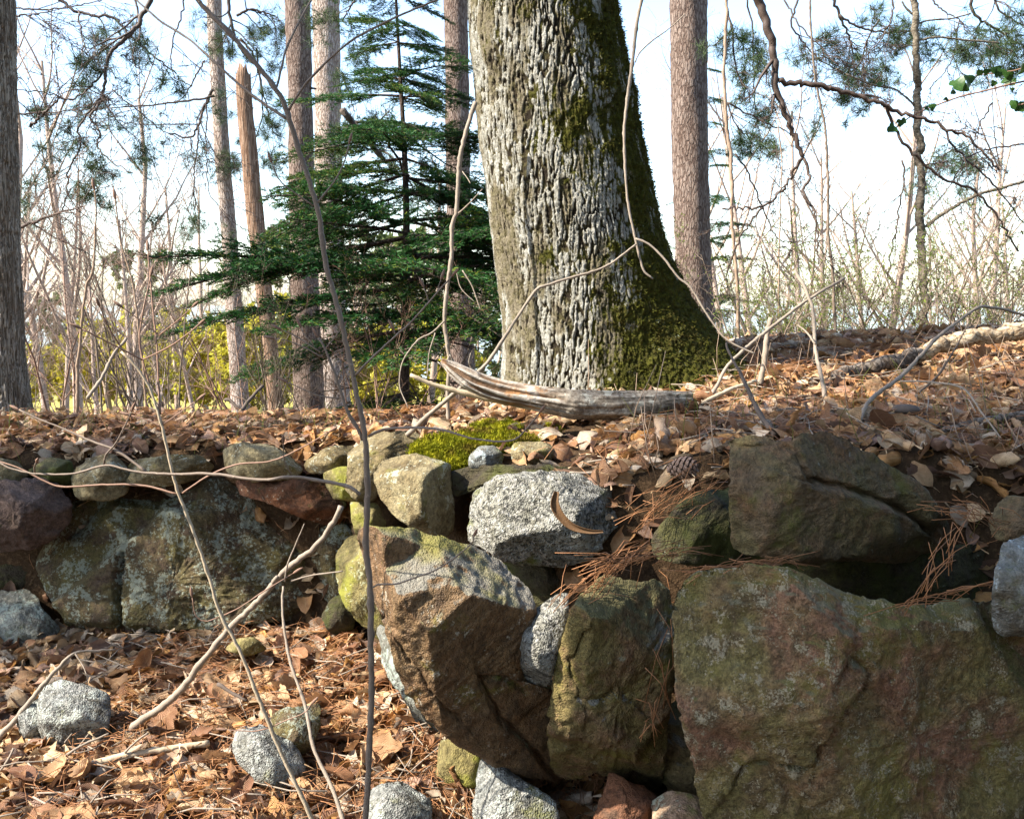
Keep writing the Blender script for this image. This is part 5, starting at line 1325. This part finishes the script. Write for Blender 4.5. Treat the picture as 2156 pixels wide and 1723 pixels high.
sapling('thin pale tan sapling arching up in front of the broad olive slab', [
    ([(664, 1760), (657, 1723), (607, 1614), (556, 1496), (499, 1358), (465, 1294), (414, 1142), (374, 1034), (357, 973), (340, 896), (317, 822), (285, 770), (255, 740)], 10, 5),
    (c4([(1110, 1395), (900, 1340), (640, 1335), (370, 1345), (220, 1285), (110, 1230), (0, 1195), (-60, 1180)]), 5, 3, 2.5, 2.6, False), (c4([(1140, 1390), (1310, 1280), (1480, 1210), (1700, 1190), (1900, 1100), (2050, 1010)]), 4.5, 2.5, 2.5, 2.4),
    (c4([(1010, 980), (930, 940), (820, 905)]), 3, 2), (c4([(1020, 960), (1120, 890), (1230, 810)]), 3, 2),
    (c4([(1000, 900), (985, 600), (960, 300), (935, 0), (925, -120)]), 5, 3, 2.5, 2.6),
    (c4([(1015, 960), (960, 800), (890, 560), (870, 420), (900, 220), (940, 40)]), 4, 3, 2.5, 2.55), (c4([(890, 560), (780, 500), (620, 420), (510, 365)]), 3.5, 3, 2.5, 2.45), (c4([(895, 555), (1050, 480), (1180, 390), (1240, 340)]), 3.5, 3, 2.5, 2.4), (c4([(750, 470), (680, 360), (625, 230)]), 3, 2, 2.48, 2.4),
    (c4([(990, 400), (900, 330), (770, 235)]), 2.5, 2, 2.52, 2.5), (c4([(995, 405), (1100, 320), (1200, 230)]), 2.5, 2, 2.52, 2.45),
    (c7([(1400, 450), (1500, 400), (1650, 300), (1830, 190)]), 3, 2), (c7([(1370, 460), (1280, 490), (1220, 450), (1200, 340)]), 2.5, 2), (c7([(1690, 1150), (1780, 1110), (1900, 1060), (1940, 1010)]), 3, 2), (c7([(1680, 1155), (1580, 1175), (1420, 1165)]), 3, 2),
], 'sapling_pale', 2.5, twigmat='twig_red')
# tall stems behind the wall
sapling('upright grey stem standing left of the old tree trunk', [(c5([(680, 900), (675, 760), (690, 540), (660, 300), (690, 0), (712, -280), (740, -380), (755, -700), (850, -1050)]), 8, 9, 4.45, 4.5), (c5([(660, 315), (580, 390), (500, 430), (430, 510), (390, 590), (380, 720), (430, 860)]), 4, 2, 4.45, 4.3), (c5([(600, 390), (560, 520), (550, 660)]), 3, 1.5, 4.4, 4.35), (c5([(770, 0), (830, 100), (885, 250)]), 3, 2, 4.45, 4.4), (c5([(730, 0), (760, 110), (850, 200)]), 2, 1.5, 4.45, 4.4), (c2([(745, 1330), (820, 1260), (895, 1180)]), 3, 1.5, 4.47, 4.4), (c2([(770, 1070), (800, 1110), (820, 1145)]), 2, 1.5, 4.47, 4.4)], 'stick', 4.45, buds=False, name='bare_sapling', cat='sapling')
sapling('hanging pale stem crossing the mossy side of the old trunk', [(c2([(1960, 1740), (1900, 1680), (1850, 1490), (1800, 1250), (1790, 1100), (1780, 850), (1790, 700), (1830, 400), (1860, 150), (1890, -10), (1900, -100)]), 4, 8, 4.15, 4.3), (c2([(1850, 1490), (1930, 1520), (2000, 1580), (2080, 1680), (2130, 1740), (2200, 1800), (2310, 1980), (2420, 2120), (2600, 2210)]), 4.5, 3.5, 4.16, 4.0), (c2([(1855, 1525), (1760, 1600), (1690, 1650), (1600, 1690), (1500, 1720), (1330, 1770), (1240, 1800), (1180, 1880), (1060, 2060), (950, 2230), (870, 2320), (760, 2420), (560, 2590), (420, 2720)]), 4, 10, 4.15, 4.05), (c2([(1850, 390), (1880, 330), (1950, 260), (2060, 180), (2160, 90)]), 3, 2.5, 4.3, 4.4)], 'stick', 4.15, buds=False, foot_ground=False, name='bare_sapling', cat='sapling')
sapling('slim grey tree with one low branch beyond the right crest', [(c3([(1530, 2140), (1525, 1900), (1520, 1700), (1505, 1250), (1497, 960), (1494, 600), (1480, 200), (1465, -20), (1455, -200)]), 22, 12, 8.0, 8.0), (c3([(1545, 1420), (1620, 1350), (1700, 1300), (1850, 1220), (2000, 1180), (2154, 1130), (2300, 1090)]), 8, 5), (c3([(1490, 150), (1560, 130), (1700, 115), (1820, 85)]), 4, 3), (c3([(1500, 250), (1600, 235), (1750, 245), (2000, 270)]), 4, 3), (c3([(1465, 90), (1430, 60), (1390, 10)]), 5, 3), (c3([(1470, 660), (1400, 600), (1340, 555), (1200, 530), (980, 430)]), 4, 3)], 'young_bark', 8.0, buds=False, name='slim_tree', cat='tree')
for k, (px, w, yy, lab) in enumerate([
    (c3([(370, 2000), (360, 1700), (330, 1400), (325, 1000), (285, 640), (285, 300), (300, 0), (310, -100)]), (8, 6), 7.0, 'thin dark stem rising just right of the grey red pine'),
    (c3([(970, 2000), (960, 1720), (935, 1480), (925, 1100), (910, 800), (870, 600), (850, 470), (825, 200), (815, -50)]), (7, 4), 6.6, 'pale thin stem rising through the middle of the right thicket'),
    (c3([(620, 2000), (622, 1700), (630, 1300), (640, 1000), (620, 800), (625, 780)]), (4, 2.5), 7.2, 'thin straight stem between the dead limb and the dark stem'),
    (c3([(830, 1750), (770, 1500), (740, 1300), (690, 1240), (560, 1090)]), (4, 2), 7.5, 'curving twiggy stem crossing below the dead limb fork'),
    (c4([(490, 1000), (480, 800), (500, 420), (540, 120), (580, 0), (600, -300), (590, -500)]), (8, 3), 6.0, 'dark thin stem standing next to the shaggy trunk'),
    (c4([(640, 960), (625, 720), (590, 400), (540, 250)]), (6, 3), 6.6, 'short dark stem behind the slanting dead stick'),
    (c4([(920, 980), (910, 800), (880, 500), (830, 100), (750, -200), (720, -440)]), (5, 3), 5.6, 'leaning brown stem ending in a tall bud'),
    (c4([(1130, 960), (1120, 760), (1150, 400), (1190, 0)]), (4, 2.5), 7.0, 'thin stem below the low fir bough')]):
    sapling(lab, [(px, w[0], w[1], yy, yy)] , 'twig_grey' if k % 2 else 'twig_tan', yy, buds=k in (4, 6), name='thin_sapling', cat='sapling')

# ---- sticks and logs
MT['pole'] = bark_mat('peeling_tan_pole_bark', (0.13, 0.08, 0.045), (0.36, 0.27, 0.17), (0.48, 0.40, 0.29), 16, 40, 0.006)
MT['log_bark'] = bark_mat('grey_rotten_log_bark', (0.04, 0.03, 0.022), (0.12, 0.095, 0.075), (0.22, 0.19, 0.16), 30, 30, 0.008)
def stick(label, parts, mat, name='stick', cat='stick', group=None, sides=9, knots=0.15):
    base = P(*parts[0][0][0], parts[0][3]); o = empty(name, tuple(base), label, cat, group)
    for i, (px, w0, w1, ya, yb) in enumerate(parts):
        (V, F), p = smooth_tube(poly3(px, ya, yb), PX(w0, ya) / 2, PX(w1, yb) / 2, sides, seed=i * 7 + int(base[2] * 90) + len(label), knots=knots)
        mobj('shaft' if i == 0 else 'side_twig', V, F, MT[mat], o)
    return o
stick('long pale straight dead stick leaning across the broad olive slab', [(c7([(820, 1165), (1100, 950), (1400, 590), (1700, 260), (1990, 0), (2080, -120), (2130, -230)]), 15, 11, 3.24, 2.95), (c7([(1780, 240), (1800, 130), (1850, 0), (1900, -120)]), 4, 2, 3.0, 2.95), (c7([(1820, 235), (1950, 200), (2140, 175)]), 4, 3, 3.0, 2.98), (c7([(1710, 245), (1730, 225), (1735, 215)]), 12, 8, 3.0, 2.98)], 'stick')
stick('thin knobbly pale stick hanging from the long straight one', [(c7([(1770, 270), (1762, 400), (1800, 700), (1900, 1000), (1960, 1280), (2080, 1540), (2140, 1723), (2150, 1800)]), 5, 9, 2.98, 2.62)], 'stick')
stick('bent stick leaning over the flat topped grey rock', [(c7([(-60, 1300), (0, 1215), (100, 1090), (250, 900), (380, 760), (470, 680), (600, 668), (720, 665)]), 14, 4, 3.25, 3.5), (c7([(470, 690), (520, 770), (545, 830)]), 3, 2, 3.4, 3.35)], 'stick')
stick('thick dead branch with its bark half peeled lying in the leaves', [(c7([(-60, 1680), (90, 1590), (220, 1520), (480, 1405), (900, 1310), (1100, 1275), (1300, 1250)]), 20, 13, 2.92, 3.1), (c7([(100, 1600), (300, 1570), (450, 1590), (610, 1635)]), 9, 3, 2.92, 2.86)], 'sapling_pale')
stick('thin grey stick lying above the peeled branch', [(c7([(195, 1510), (350, 1370), (500, 1270), (680, 1190)]), 8, 5, 2.98, 3.08), (c7([(780, 1310), (850, 1240), (925, 1185)]), 5, 4, 3.03, 3.05)], 'stick')
stick('small dark broken stick on the sunlit leaves', [(c7([(1360, 880), (1440, 930), (1540, 985)]), 8, 6, 3.3, 3.25)], 'stick_dark')
stick('thin twig standing among leaves beside the peeled branch', [(c7([(1230, 1720), (1130, 1540), (1080, 1420), (1040, 1360)]), 3.5, 2, 2.8, 2.85)], 'stick_dark')
stick('short grey stick at the edge of the leaves below the bent one', [(c7([(-20, 1450), (40, 1370), (85, 1280)]), 7, 5, 3.0, 3.05)], 'stick')
# on the bank
stick('pale crooked stem standing in the leaves behind the capstone', [(c6([(940, 900), (920, 830), (900, 700), (870, 580), (850, 480), (845, 350), (830, 220), (790, 120), (720, 0)]), 9, 6, 3.85, 4.3), (c6([(850, 460), (800, 390), (740, 340)]), 4, 3, 4.0, 4.1)], 'stick')
stick('pale fallen pole with a dark rotten half beyond the sunlit leaves', [(c6([(2300, 330), (2154, 360), (1950, 400), (1800, 430), (1650, 470), (1490, 515)]), 34, 30, 5.0, 4.75)], 'pole', name='fallen_pole', cat='log', sides=22, knots=0.07)
stick('dark rotten log lying in the leaves below the pale pole', [(c6([(1500, 510), (1400, 545), (1250, 585), (1100, 625), (950, 680), (830, 710)]), 30, 24, 4.74, 4.45)], 'log_bark', name='rotten_log', cat='log', sides=22)
stick('long arching stick from the capstone to the pale pole', [(c6([(1050, 1070), (1130, 920), (1200, 800), (1400, 650), (1600, 430), (1750, 310), (1880, 230), (2000, 240), (2150, 280)]), 10, 5, 3.4, 4.4), (c6([(1380, 690), (1500, 690), (1600, 700), (1780, 740), (1900, 900), (2010, 1050)]), 4, 4, 3.7, 3.3)], 'stick')
stick('long slanting stick rising past the mossy root', [(c6([(180, 800), (230, 720), (300, 600), (420, 480), (560, 370), (800, 190), (1030, 50)]), 8, 6, 4.05, 4.5)], 'stick')
stick('broken off sapling stub beside the mossy root', [(c6([(510, 720), (530, 560), (555, 400), (575, 295)]), 12, 10, 4.3, 4.35)], 'stick')
stick('smooth grey log lying behind the capstone', [(c6([(1150, 1115), (1450, 1045), (1800, 965), (2150, 905), (2300, 880)]), 14, 20, 3.35, 3.65)], 'log_bark', name='grey_log', cat='log', sides=22)
stick('dark thin stick stuck in the leaves above the capstone', [(c6([(600, 1030), (520, 910), (450, 780), (350, 580), (295, 450)]), 12, 4, 3.3, 3.7)], 'stick_dark')
stick('thin stick leaning below the pale pole', [(c6([(1500, 760), (1620, 650), (1720, 490), (1810, 330)]), 5, 3, 4.0, 4.3)], 'stick_dark')
stick('white forked stick lying in front of the old tree', [(c6([(20, 930), (100, 860), (200, 800), (340, 740), (480, 690)]), 10, 7, 3.85, 4.1), (c6([(-300, 800), (-150, 790), (0, 775), (200, 760)]), 6, 5, 4.1, 4.05)], 'sapling_pale')
stick('slender stick lying on the leaves toward the granite boulder', [(c5([(1690, 1170), (1850, 1090), (2000, 1020), (2100, 960)]), 10, 8, 3.45, 3.7)], 'stick')
stick('twig resting above the granite boulder', [(c5([(1440, 1265), (1600, 1265), (1830, 1240), (1950, 1265)]), 7, 5, 3.25, 3.3)], 'stick')
stick('slanting dead stick hanging in the thicket by the shaggy trunk', [(c4([(545, 800), (640, 660), (700, 540), (790, 420)]), 8, 5, 5.8, 6.0)], 'stick')
stick('dark slanting dead stick crossing in front of the pine feet', [(c4([(1440, 940), (1500, 880), (1560, 810), (1640, 720)]), 9, 6, 6.2, 6.5), (c4([(1580, 960), (1500, 880), (1440, 810), (1405, 810)]), 8, 6, 6.1, 6.2)], 'stick_dark')
stick('dark leaning dead pole seen through the fir', [(c2([(20, 690), (110, 800), (220, 930), (280, 1000)]), 12, 9, 9.8, 10)], 'stick_dark')

# ---- the split log at the foot of the old tree
def split_log():
    px = c5([(640, 560), (740, 632), (850, 698), (1000, 752), (1200, 790), (1450, 834), (1700, 842), (1900, 832), (2060, 822), (2200, 815)])
    pts = spline(poly3(px, 3.90, 3.94), 170)
    w = np.interp(np.linspace(0, 1, 170), [0, 0.05, 0.12, 0.25, 0.4, 0.55, 0.7, 0.85, 1], [10, 30, 44, 48, 52, 58, 56, 50, 42]); r = PX(w, 4.0) / 2
    M = Mesh(); M.tubes(pts, r, 40); V, F, mi, _ = M.arrays()
    t = np.repeat(np.linspace(0, 1, 170), 40); th = np.tile(np.arange(40) * 2 * math.pi / 40, 170); ax = np.repeat(pts, 40, 0); rr = np.repeat(r, 40)
    d = (V - ax) / rr[:, None]
    q = np.stack([np.cos(th) * 3, np.sin(th) * 3, t * 3], 1)
    fib = ridged(q * np.array([2.2, 2.2, 1.3]), 3, 4)
    bare = sstep(0.52, 0.40, t + 0.10 * fbm(q * 1.5, 3, 8))
    patch = sstep(0.05, 0.12, fbm(q * np.array([1, 1, 2.2]), 3, 12))
    h = np.where(bare > 0.5, 0.12 * fib - 0.10, 0.05 * fbm(q * 3, 3, 5) + 0.10 * patch)
    h = h - 0.55 * sstep(0.0, 0.5, ridged(q * np.array([1.1, 1.1, 0.3]), 2, 40) - 0.75) * bare
    h = h - 0.5 * sstep(0.10, 0.0, t) * (vnoise(q * np.array([2.0, 2.0, 0.1]), 6) > 0.0)
    V = ax + d * (rr * (1 + h))[:, None]
    m = N('split_weathered_log'); co = m.coords(rnd=False); b = m.attr('bare')
    n = m.noise(co, 60, 4, 0.7); n2 = m.noise(co, 18, 5, 0.65); f = m.attr('fib')
    wood = m.mix(m.step(f, 0.3, 1.0), (0.14, 0.085, 0.05), (0.42, 0.37, 0.31)); wood = m.mix(m.step(n2, 0.52, 0.66, 0, 0.8), wood, (0.30, 0.15, 0.06))
    bk = m.mix(m.step(n, 0.35, 0.65), (0.10, 0.078, 0.058), (0.25, 0.215, 0.17)); bk = m.mix(m.step(n2, 0.55, 0.62), bk, (0.36, 0.34, 0.28))
    m.bsdf(m.mix(b, bk, wood), 0.85, m.bump(m.math('ADD', n, f), 0.006, 0.9), 0.15)
    o = empty('split_log', tuple(P(1180, 880, 4.15)), 'split weathered log with a splintered pale end at the foot of the old tree', 'log')
    mobj('log', V, F, m.m, o, attrs={'bare': bare, 'fib': fib})
    for px2, w0, w1, y0, y1 in [(c5([(445, 652), (560, 700), (700, 742), (880, 785), (1060, 825)]), 7, 16, 3.97, 3.99), (c5([(822, 515), (812, 570), (835, 620), (880, 660), (940, 700)]), 2, 14, 3.95, 3.98), (c5([(615, 545), (680, 575), (760, 640)]), 2, 10, 3.97, 3.98), (c5([(612, 570), (660, 610), (740, 670)]), 2, 9, 3.97, 3.98), (c5([(690, 525), (720, 580), (790, 640)]), 2, 10, 3.96, 3.98)]:
        (V2, F2), p = smooth_tube(poly3(px2, y0, y1), PX(w0, 4.1) / 2, PX(w1, 4.1) / 2, 7, seed=3)
        mobj('splinter', V2, F2, MT['sapling_pale'] if w1 > 15 else m.m, o, attrs=None)
split_log()

# ---- needles draped over the stones, grass, cone, mushroom, bark curl, vine
def bundle(label, px0, px1, y, n, spread, seed, droop=0.0):
    rng = np.random.default_rng(seed); a = P(*px0, y); b = P(*px1, y - 0.06); L = np.linalg.norm(b - a)
    s = a + (b - a) * rng.uniform(-0.1, 0.9, (n, 1)) + rng.normal(0, spread * 0.7, (n, 3)) * [1, 0.6, 0.35]; d = (b - a) / L * rng.choice([-1, 1, 1], (n, 1)) + rng.normal(0, 0.42, (n, 3)) * [1, 0.6, 0.6]; l = rng.uniform(0.06, 0.13, (n, 1))
    s = s - d * l * 0.5
    mid = s + d * l * 0.5 + [0, 0, 0.01]; e = s + d * l - np.array([0, 0, droop]) * rng.uniform(0.3, 1, (n, 1))
    M = Mesh(); M.tubes(np.stack([s, mid, e], 1), np.full((n, 3), 0.0011), 3); V, F, mi, _ = M.arrays()
    tag(mobj('needle_bundle', V, F, MT['needle_dry'], origin=tuple(a)), label, 'pine needles', kind='stuff')
bundle('rusty needles piled in the cleft above the pillar stone', (1330, 1165), (1180, 1260), 2.62, 46, 0.05, 1, 0.03)
bundle('rusty needles lying across the top of the pillar stone', (1440, 1160), (1220, 1190), 2.6, 40, 0.04, 2)
bundle('sunlit needles on the lip of the huge boulder', (1650, 1185), (1440, 1215), 2.42, 55, 0.02, 3)
bundle('needles hanging down the gap beside the pillar stone', (1410, 1330), (1370, 1560), 2.5, 14, 0.015, 4, 0.05)
bundle('dry needle spray below the capstone end', (2010, 1130), (1930, 1260), 2.4, 22, 0.02, 5)
bundle('needles lying on the back of the huge boulder', (2090, 1230), (1860, 1290), 2.42, 26, 0.012, 6)
bundle('needle clump among leaves between granite and mossy stone', (1480, 1010), (1340, 1110), 2.9, 50, 0.06, 7)
bundle('needles at the right edge above the grey stone', (2060, 1090), (1980, 1060), 2.6, 30, 0.06, 8)

def grass_blades(n, zones, seed, label):
    rng = np.random.default_rng(seed); pos = np.concatenate([zone(rng, *z) for z in zones]); n = len(pos)
    d = rng.normal(0, 0.3, (n, 3)) + [0, 0, 1]; l = rng.uniform(0.05, 0.14, (n, 1)); b = rng.normal(0, 0.03, (n, 3)) * [1, 1, 0]
    pts = np.stack([pos, pos + d * l * 0.5, pos + d * l + b], 1)
    M = Mesh(); M.tubes(pts, np.tile([0.0014, 0.0012, 0.0003], (n, 1)), 3); V, F, mi, _ = M.arrays()
    tag(mobj('grass', V, F, MT['grass']), label, 'grass', kind='stuff')
grass_blades(0, [(150, 0.3, 2.4, 3.0, 4.6, 1), (110, -2.4, -0.4, 4.4, 5.0, 1)], 61, 'sparse green grass blades poking through the leaves')
def stalks():
    rng = np.random.default_rng(62); pos = zone(rng, 160, 0.1, 2.6, 3.0, 5.2, 1); n = len(pos)
    d = rng.normal(0, 0.45, (n, 3)) + [0, 0, 1]; l = rng.uniform(0.06, 0.22, (n, 1)); mid = pos + d * l * 0.5 + rng.normal(0, 0.012, (n, 3))
    M = Mesh(); M.tubes(np.stack([pos, mid, pos + d * l], 1), np.tile([0.0022, 0.0017, 0.0009], (n, 1)), 4); V, F, mi, _ = M.arrays()
    tag(mobj('dead_stalks', V, F, MT['twig_tan']), 'thin dead stalks and twigs poking out of the leafy bank', 'twigs', kind='stuff')
    pos = np.concatenate([zone(rng, 220, -1.6, 0.1, 2.5, 4.2, -1), zone(rng, 220, 0.2, 2.6, 3.0, 5.2, 1)]); n = len(pos)
    a = rng.uniform(0, 6.28, n); d = np.stack([np.cos(a), np.sin(a), rng.normal(0, 0.15, n)], 1); l = rng.uniform(0.08, 0.30, (n, 1)); pos[:, 2] += 0.03
    M = Mesh(); M.tubes(np.stack([pos - d * l / 2, pos + rng.normal(0, 0.01, (n, 3)), pos + d * l / 2], 1), np.tile([0.0028, 0.0024, 0.0014], (n, 1)), 5); V, F, mi, _ = M.arrays()
    tag(mobj('fallen_twigs', V, F, MT['stick']), 'small fallen twigs scattered over the leaves', 'twigs', kind='stuff')
stalks()

def pine_cone():
    C = P(1435, 985, 2.98); C[2] = max(C[2], gz(C[0], C[1]) + 0.05)
    ax = unit([0.9, -0.3, 0.15]); e1 = unit(np.cross(ax, [0, 0, 1])); e2 = np.cross(ax, e1); M = Mesh(); L = 0.085
    o = empty('pine_cone', tuple(C - [0, 0, 0.03]), 'brown open pine cone lying in the leaves left of the capstone', 'pine cone')
    sv = np.array([[0, -0.5, 0], [0, 0.5, 0], [1, 0.55, 0.1], [1.15, 0, 0.25], [1, -0.55, 0.1], [0.95, 0, -0.15]]); sf = np.array([[0, 1, 2], [0, 2, 3], [0, 3, 4], [0, 5, 1], [1, 5, 2], [2, 5, 3], [3, 5, 4], [4, 5, 0]])
    ms = mesh_data('scale', sv, sf, MT['cone'], smooth=False)
    for k in range(64):
        t = (k + 0.5) / 64; a = k * 2.39996; R = 0.027 * math.sin(math.pi * min(1, t * 0.85 + 0.12)) ** 0.7
        rad = math.cos(a) * e1 + math.sin(a) * e2; out = unit(rad * 0.9 + ax * 0.5); tan = np.cross(ax, rad); nn = np.cross(out, tan)
        s = obj('scale', ms, o); q = C + ax * L * (t - 0.5) + rad * R * 0.45 - np.array(o.location); w = 0.022 * (0.55 + 0.6 * math.sin(math.pi * t))
        s.matrix_local = Matrix([[out[i] * w, tan[i] * w * 0.8, nn[i] * w, q[i]] for i in range(3)] + [[0, 0, 0, 1]])
    M.tubes(np.array([C - ax * L * 0.5, C, C + ax * L * 0.5]), [0.01, 0.016, 0.006], 8); V, F, mi, _ = M.arrays(); mobj('core', V, F, MT['cone'], o)
MT['cone'] = twig_mat('brown_cone_scale', (0.13, 0.075, 0.05), (0.30, 0.21, 0.16), 60, 0.7)
pine_cone()

def mushroom():
    b = P(1905, 910, 3.7); b[2] = gz(b[0], b[1]); o = empty('mushroom', tuple(b), 'small dark brown mushroom with a wide cap among leaves below the sunlit patch', 'mushroom')
    M = Mesh(); z = np.linspace(0, 0.055, 6); M.tubes(np.stack([b[0] + 0 * z, b[1] + 0 * z, b[2] + z], 1), [0.014, 0.012, 0.011, 0.011, 0.012, 0.014], 12); V, F, mi, _ = M.arrays(); mobj('stalk', V, F, MT['cone'], o)
    t = np.linspace(0, 1, 8); prof = [(0.004, 0.0), (0.03, -0.004), (0.046, -0.002), (0.05, 0.006), (0.044, 0.016), (0.03, 0.022), (0.012, 0.025), (0.001, 0.0255)]
    M = Mesh(); M.tubes(np.array([[b[0], b[1], b[2] + 0.053 + zc + 1e-4 * i] for i, (r, zc) in enumerate(prof)]), [r for r, zc in prof], 20); V, F, mi, _ = M.arrays(); mobj('cap', V, F, MT['stick_dark'], o)
mushroom()

def bark_curl():
    px = [(1172, 1034), (1168, 1060), (1180, 1085), (1205, 1108), (1240, 1118), (1270, 1118)]
    p = spline(poly3(px, 2.93, 2.9), 24); w = np.interp(np.linspace(0, 1, 24), [0, 0.2, 0.6, 1], [0.008, 0.015, 0.011, 0.004])
    V = []; 
    for i in range(24):
        t = unit(p[min(i + 1, 23)] - p[max(i - 1, 0)]); s = unit(np.cross(t, [0, 1, 0])); n = np.cross(s, t)
        for k, a in enumerate(np.linspace(-1.2, 1.2, 6)): V.append(p[i] + s * math.sin(a) * w[i] + n * (math.cos(a) - 0.6) * w[i])
        for k, a in enumerate(np.linspace(1.2, -1.2, 6)): V.append(p[i] + s * math.sin(a) * w[i] * 0.85 + n * (math.cos(a) * 0.85 - 0.6) * w[i])
    i, j = np.meshgrid(np.arange(23), np.arange(12), indexing='ij'); j2 = (j + 1) % 12
    F = np.stack([i * 12 + j, i * 12 + j2, (i + 1) * 12 + j2, (i + 1) * 12 + j], -1).reshape(-1, 4)
    o = mobj('curled_leaf', np.array(V), F, MT['bark_curl'], origin=tuple(p[-1]))
    tag(o, 'dark brown curled leaf strip hanging in front of the granite boulder', 'leaf')
MT['bark_curl'] = twig_mat('dark_brown_curled_leaf', (0.06, 0.032, 0.015), (0.16, 0.085, 0.035), 50, 0.7)
bark_curl()

def vine():
    y = 5.2; o = empty('leafy_vine', tuple(P(2160, 170, y)), 'vine with dark green rounded leaves reaching in past the slim grey tree', 'vine')
    for px, w0, w1 in [(c3([(2300, 480), (2150, 510), (1900, 570), (1750, 605), (1600, 660), (1500, 700), (1420, 745), (1350, 800)]), 4, 2.5), (c3([(2200, 400), (2100, 440), (1960, 460), (1850, 470)]), 3, 2), (c3([(2250, 620), (2150, 650), (2080, 660)]), 3, 2)]:
        (V, F), p = smooth_tube(poly3(px, y, y + 0.1), PX(w0, y) / 2, PX(w1, y) / 2, 6); mobj('stem', V, F, MT['twig_red'], o)
    t = np.linspace(0, 2 * math.pi, 15)[:-1]; r = 0.5 * (1 + 0.22 * np.cos(3 * t) + 0.05 * np.cos(7 * t))
    lv = np.vstack([[0.1, 0, 0.0], np.stack([r * np.cos(t), r * np.sin(t), 0.12 * np.cos(2 * t)], 1)]); lf = np.array([[0, 1 + i, 1 + (i + 1) % 14] for i in range(14)])
    ml = mesh_data('leaf', lv, lf, MT['holly']); rng = np.random.default_rng(8)
    for (x, yy2, s) in [(1740, 520, 100), (1810, 500, 80), (1780, 550, 60), (1870, 460, 62), (1920, 450, 50), (1980, 445, 75), (2010, 450, 60), (2060, 470, 62), (2130, 440, 110), (2040, 500, 60), (2085, 510, 50), (1710, 570, 45), (1580, 668, 48), (1550, 675, 40), (1665, 620, 34), (1330, 800, 66), (1385, 765, 50), (1400, 755, 40), (1365, 760, 36), (2090, 650, 60), (2130, 670, 66), (1965, 520, 40), (1255, 525, 40), (2080, 560, 30)]:
        l = obj('leaf', ml, o); w = PX(s * K, y) * 0.95
        q = P(1430 + K * x, K * yy2, y + rng.normal(0, 0.05)) - np.array(o.location)
        l.location = q; l.scale = (w, w, w); l.rotation_euler = (math.pi / 2 + rng.normal(0, 0.45), rng.normal(0, 0.5), rng.normal(0, 0.5))
vine()

# ---- unseen hemlocks added for shade: those on the left shade the wall and bank,
# and those behind and to the right cut the light from the sky
def hemlock(x, y, label, prof, rad, seed, n, z0, z1, per=5):
    conifer('shade_hemlock', label, (x, y, 0.0), [(x, y, -0.1), (x, y, 2), (x + 0.03, y, 5), (x + 0.05, y, 9), (x, y, 13)], prof, rad, seed, n, group='unseen hemlocks added round the viewer for shade', z0=z0, z1=z1, per=per)
hemlock(-2.2, 1.54, 'unseen thick hemlock added left of the viewer to shade the huge boulder', [(3.6, 1.5), (4.8, 1.7), (9, 1.2), (13, 0.3)], [0.31, 0.27, 0.23, 0.15, 0.04], 33, 14, 4.9, 12.5)
hemlock(-4.2, 0.91, 'unseen hemlock added further left of the viewer to dapple the leafy bank', [(6.5, 1.8), (8, 2.0), (11, 1.2), (13, 0.3)], [0.22, 0.2, 0.17, 0.12, 0.04], 37, 13, 6.5, 12.5, 7)
hemlock(-4.6, 3.6, 'unseen hemlock added beyond the left edge to dapple the broad olive slab', [(2.0, 1.1), (3.5, 1.25), (4, 1.0), (10, 0.6), (13, 0.3)], [0.08, 0.075, 0.07, 0.05, 0.03], 39, 4, 2.4, 3.9, 4)
for k, (x, y) in enumerate([(1.2, -3.6), (4.6, -2.2), (-1.2, -5.2), (5.8, 0.6), (3.0, -6.0), (7.0, 3.4)]):
    hemlock(x, y, 'unseen bushy hemlock added behind the viewer to block sky light', [(0.8, 2.1), (5, 2.0), (9, 1.3), (13, 0.3)], [0.2, 0.17, 0.14, 0.1, 0.03], 40 + k, 20, 0.9, 12.5, 6)
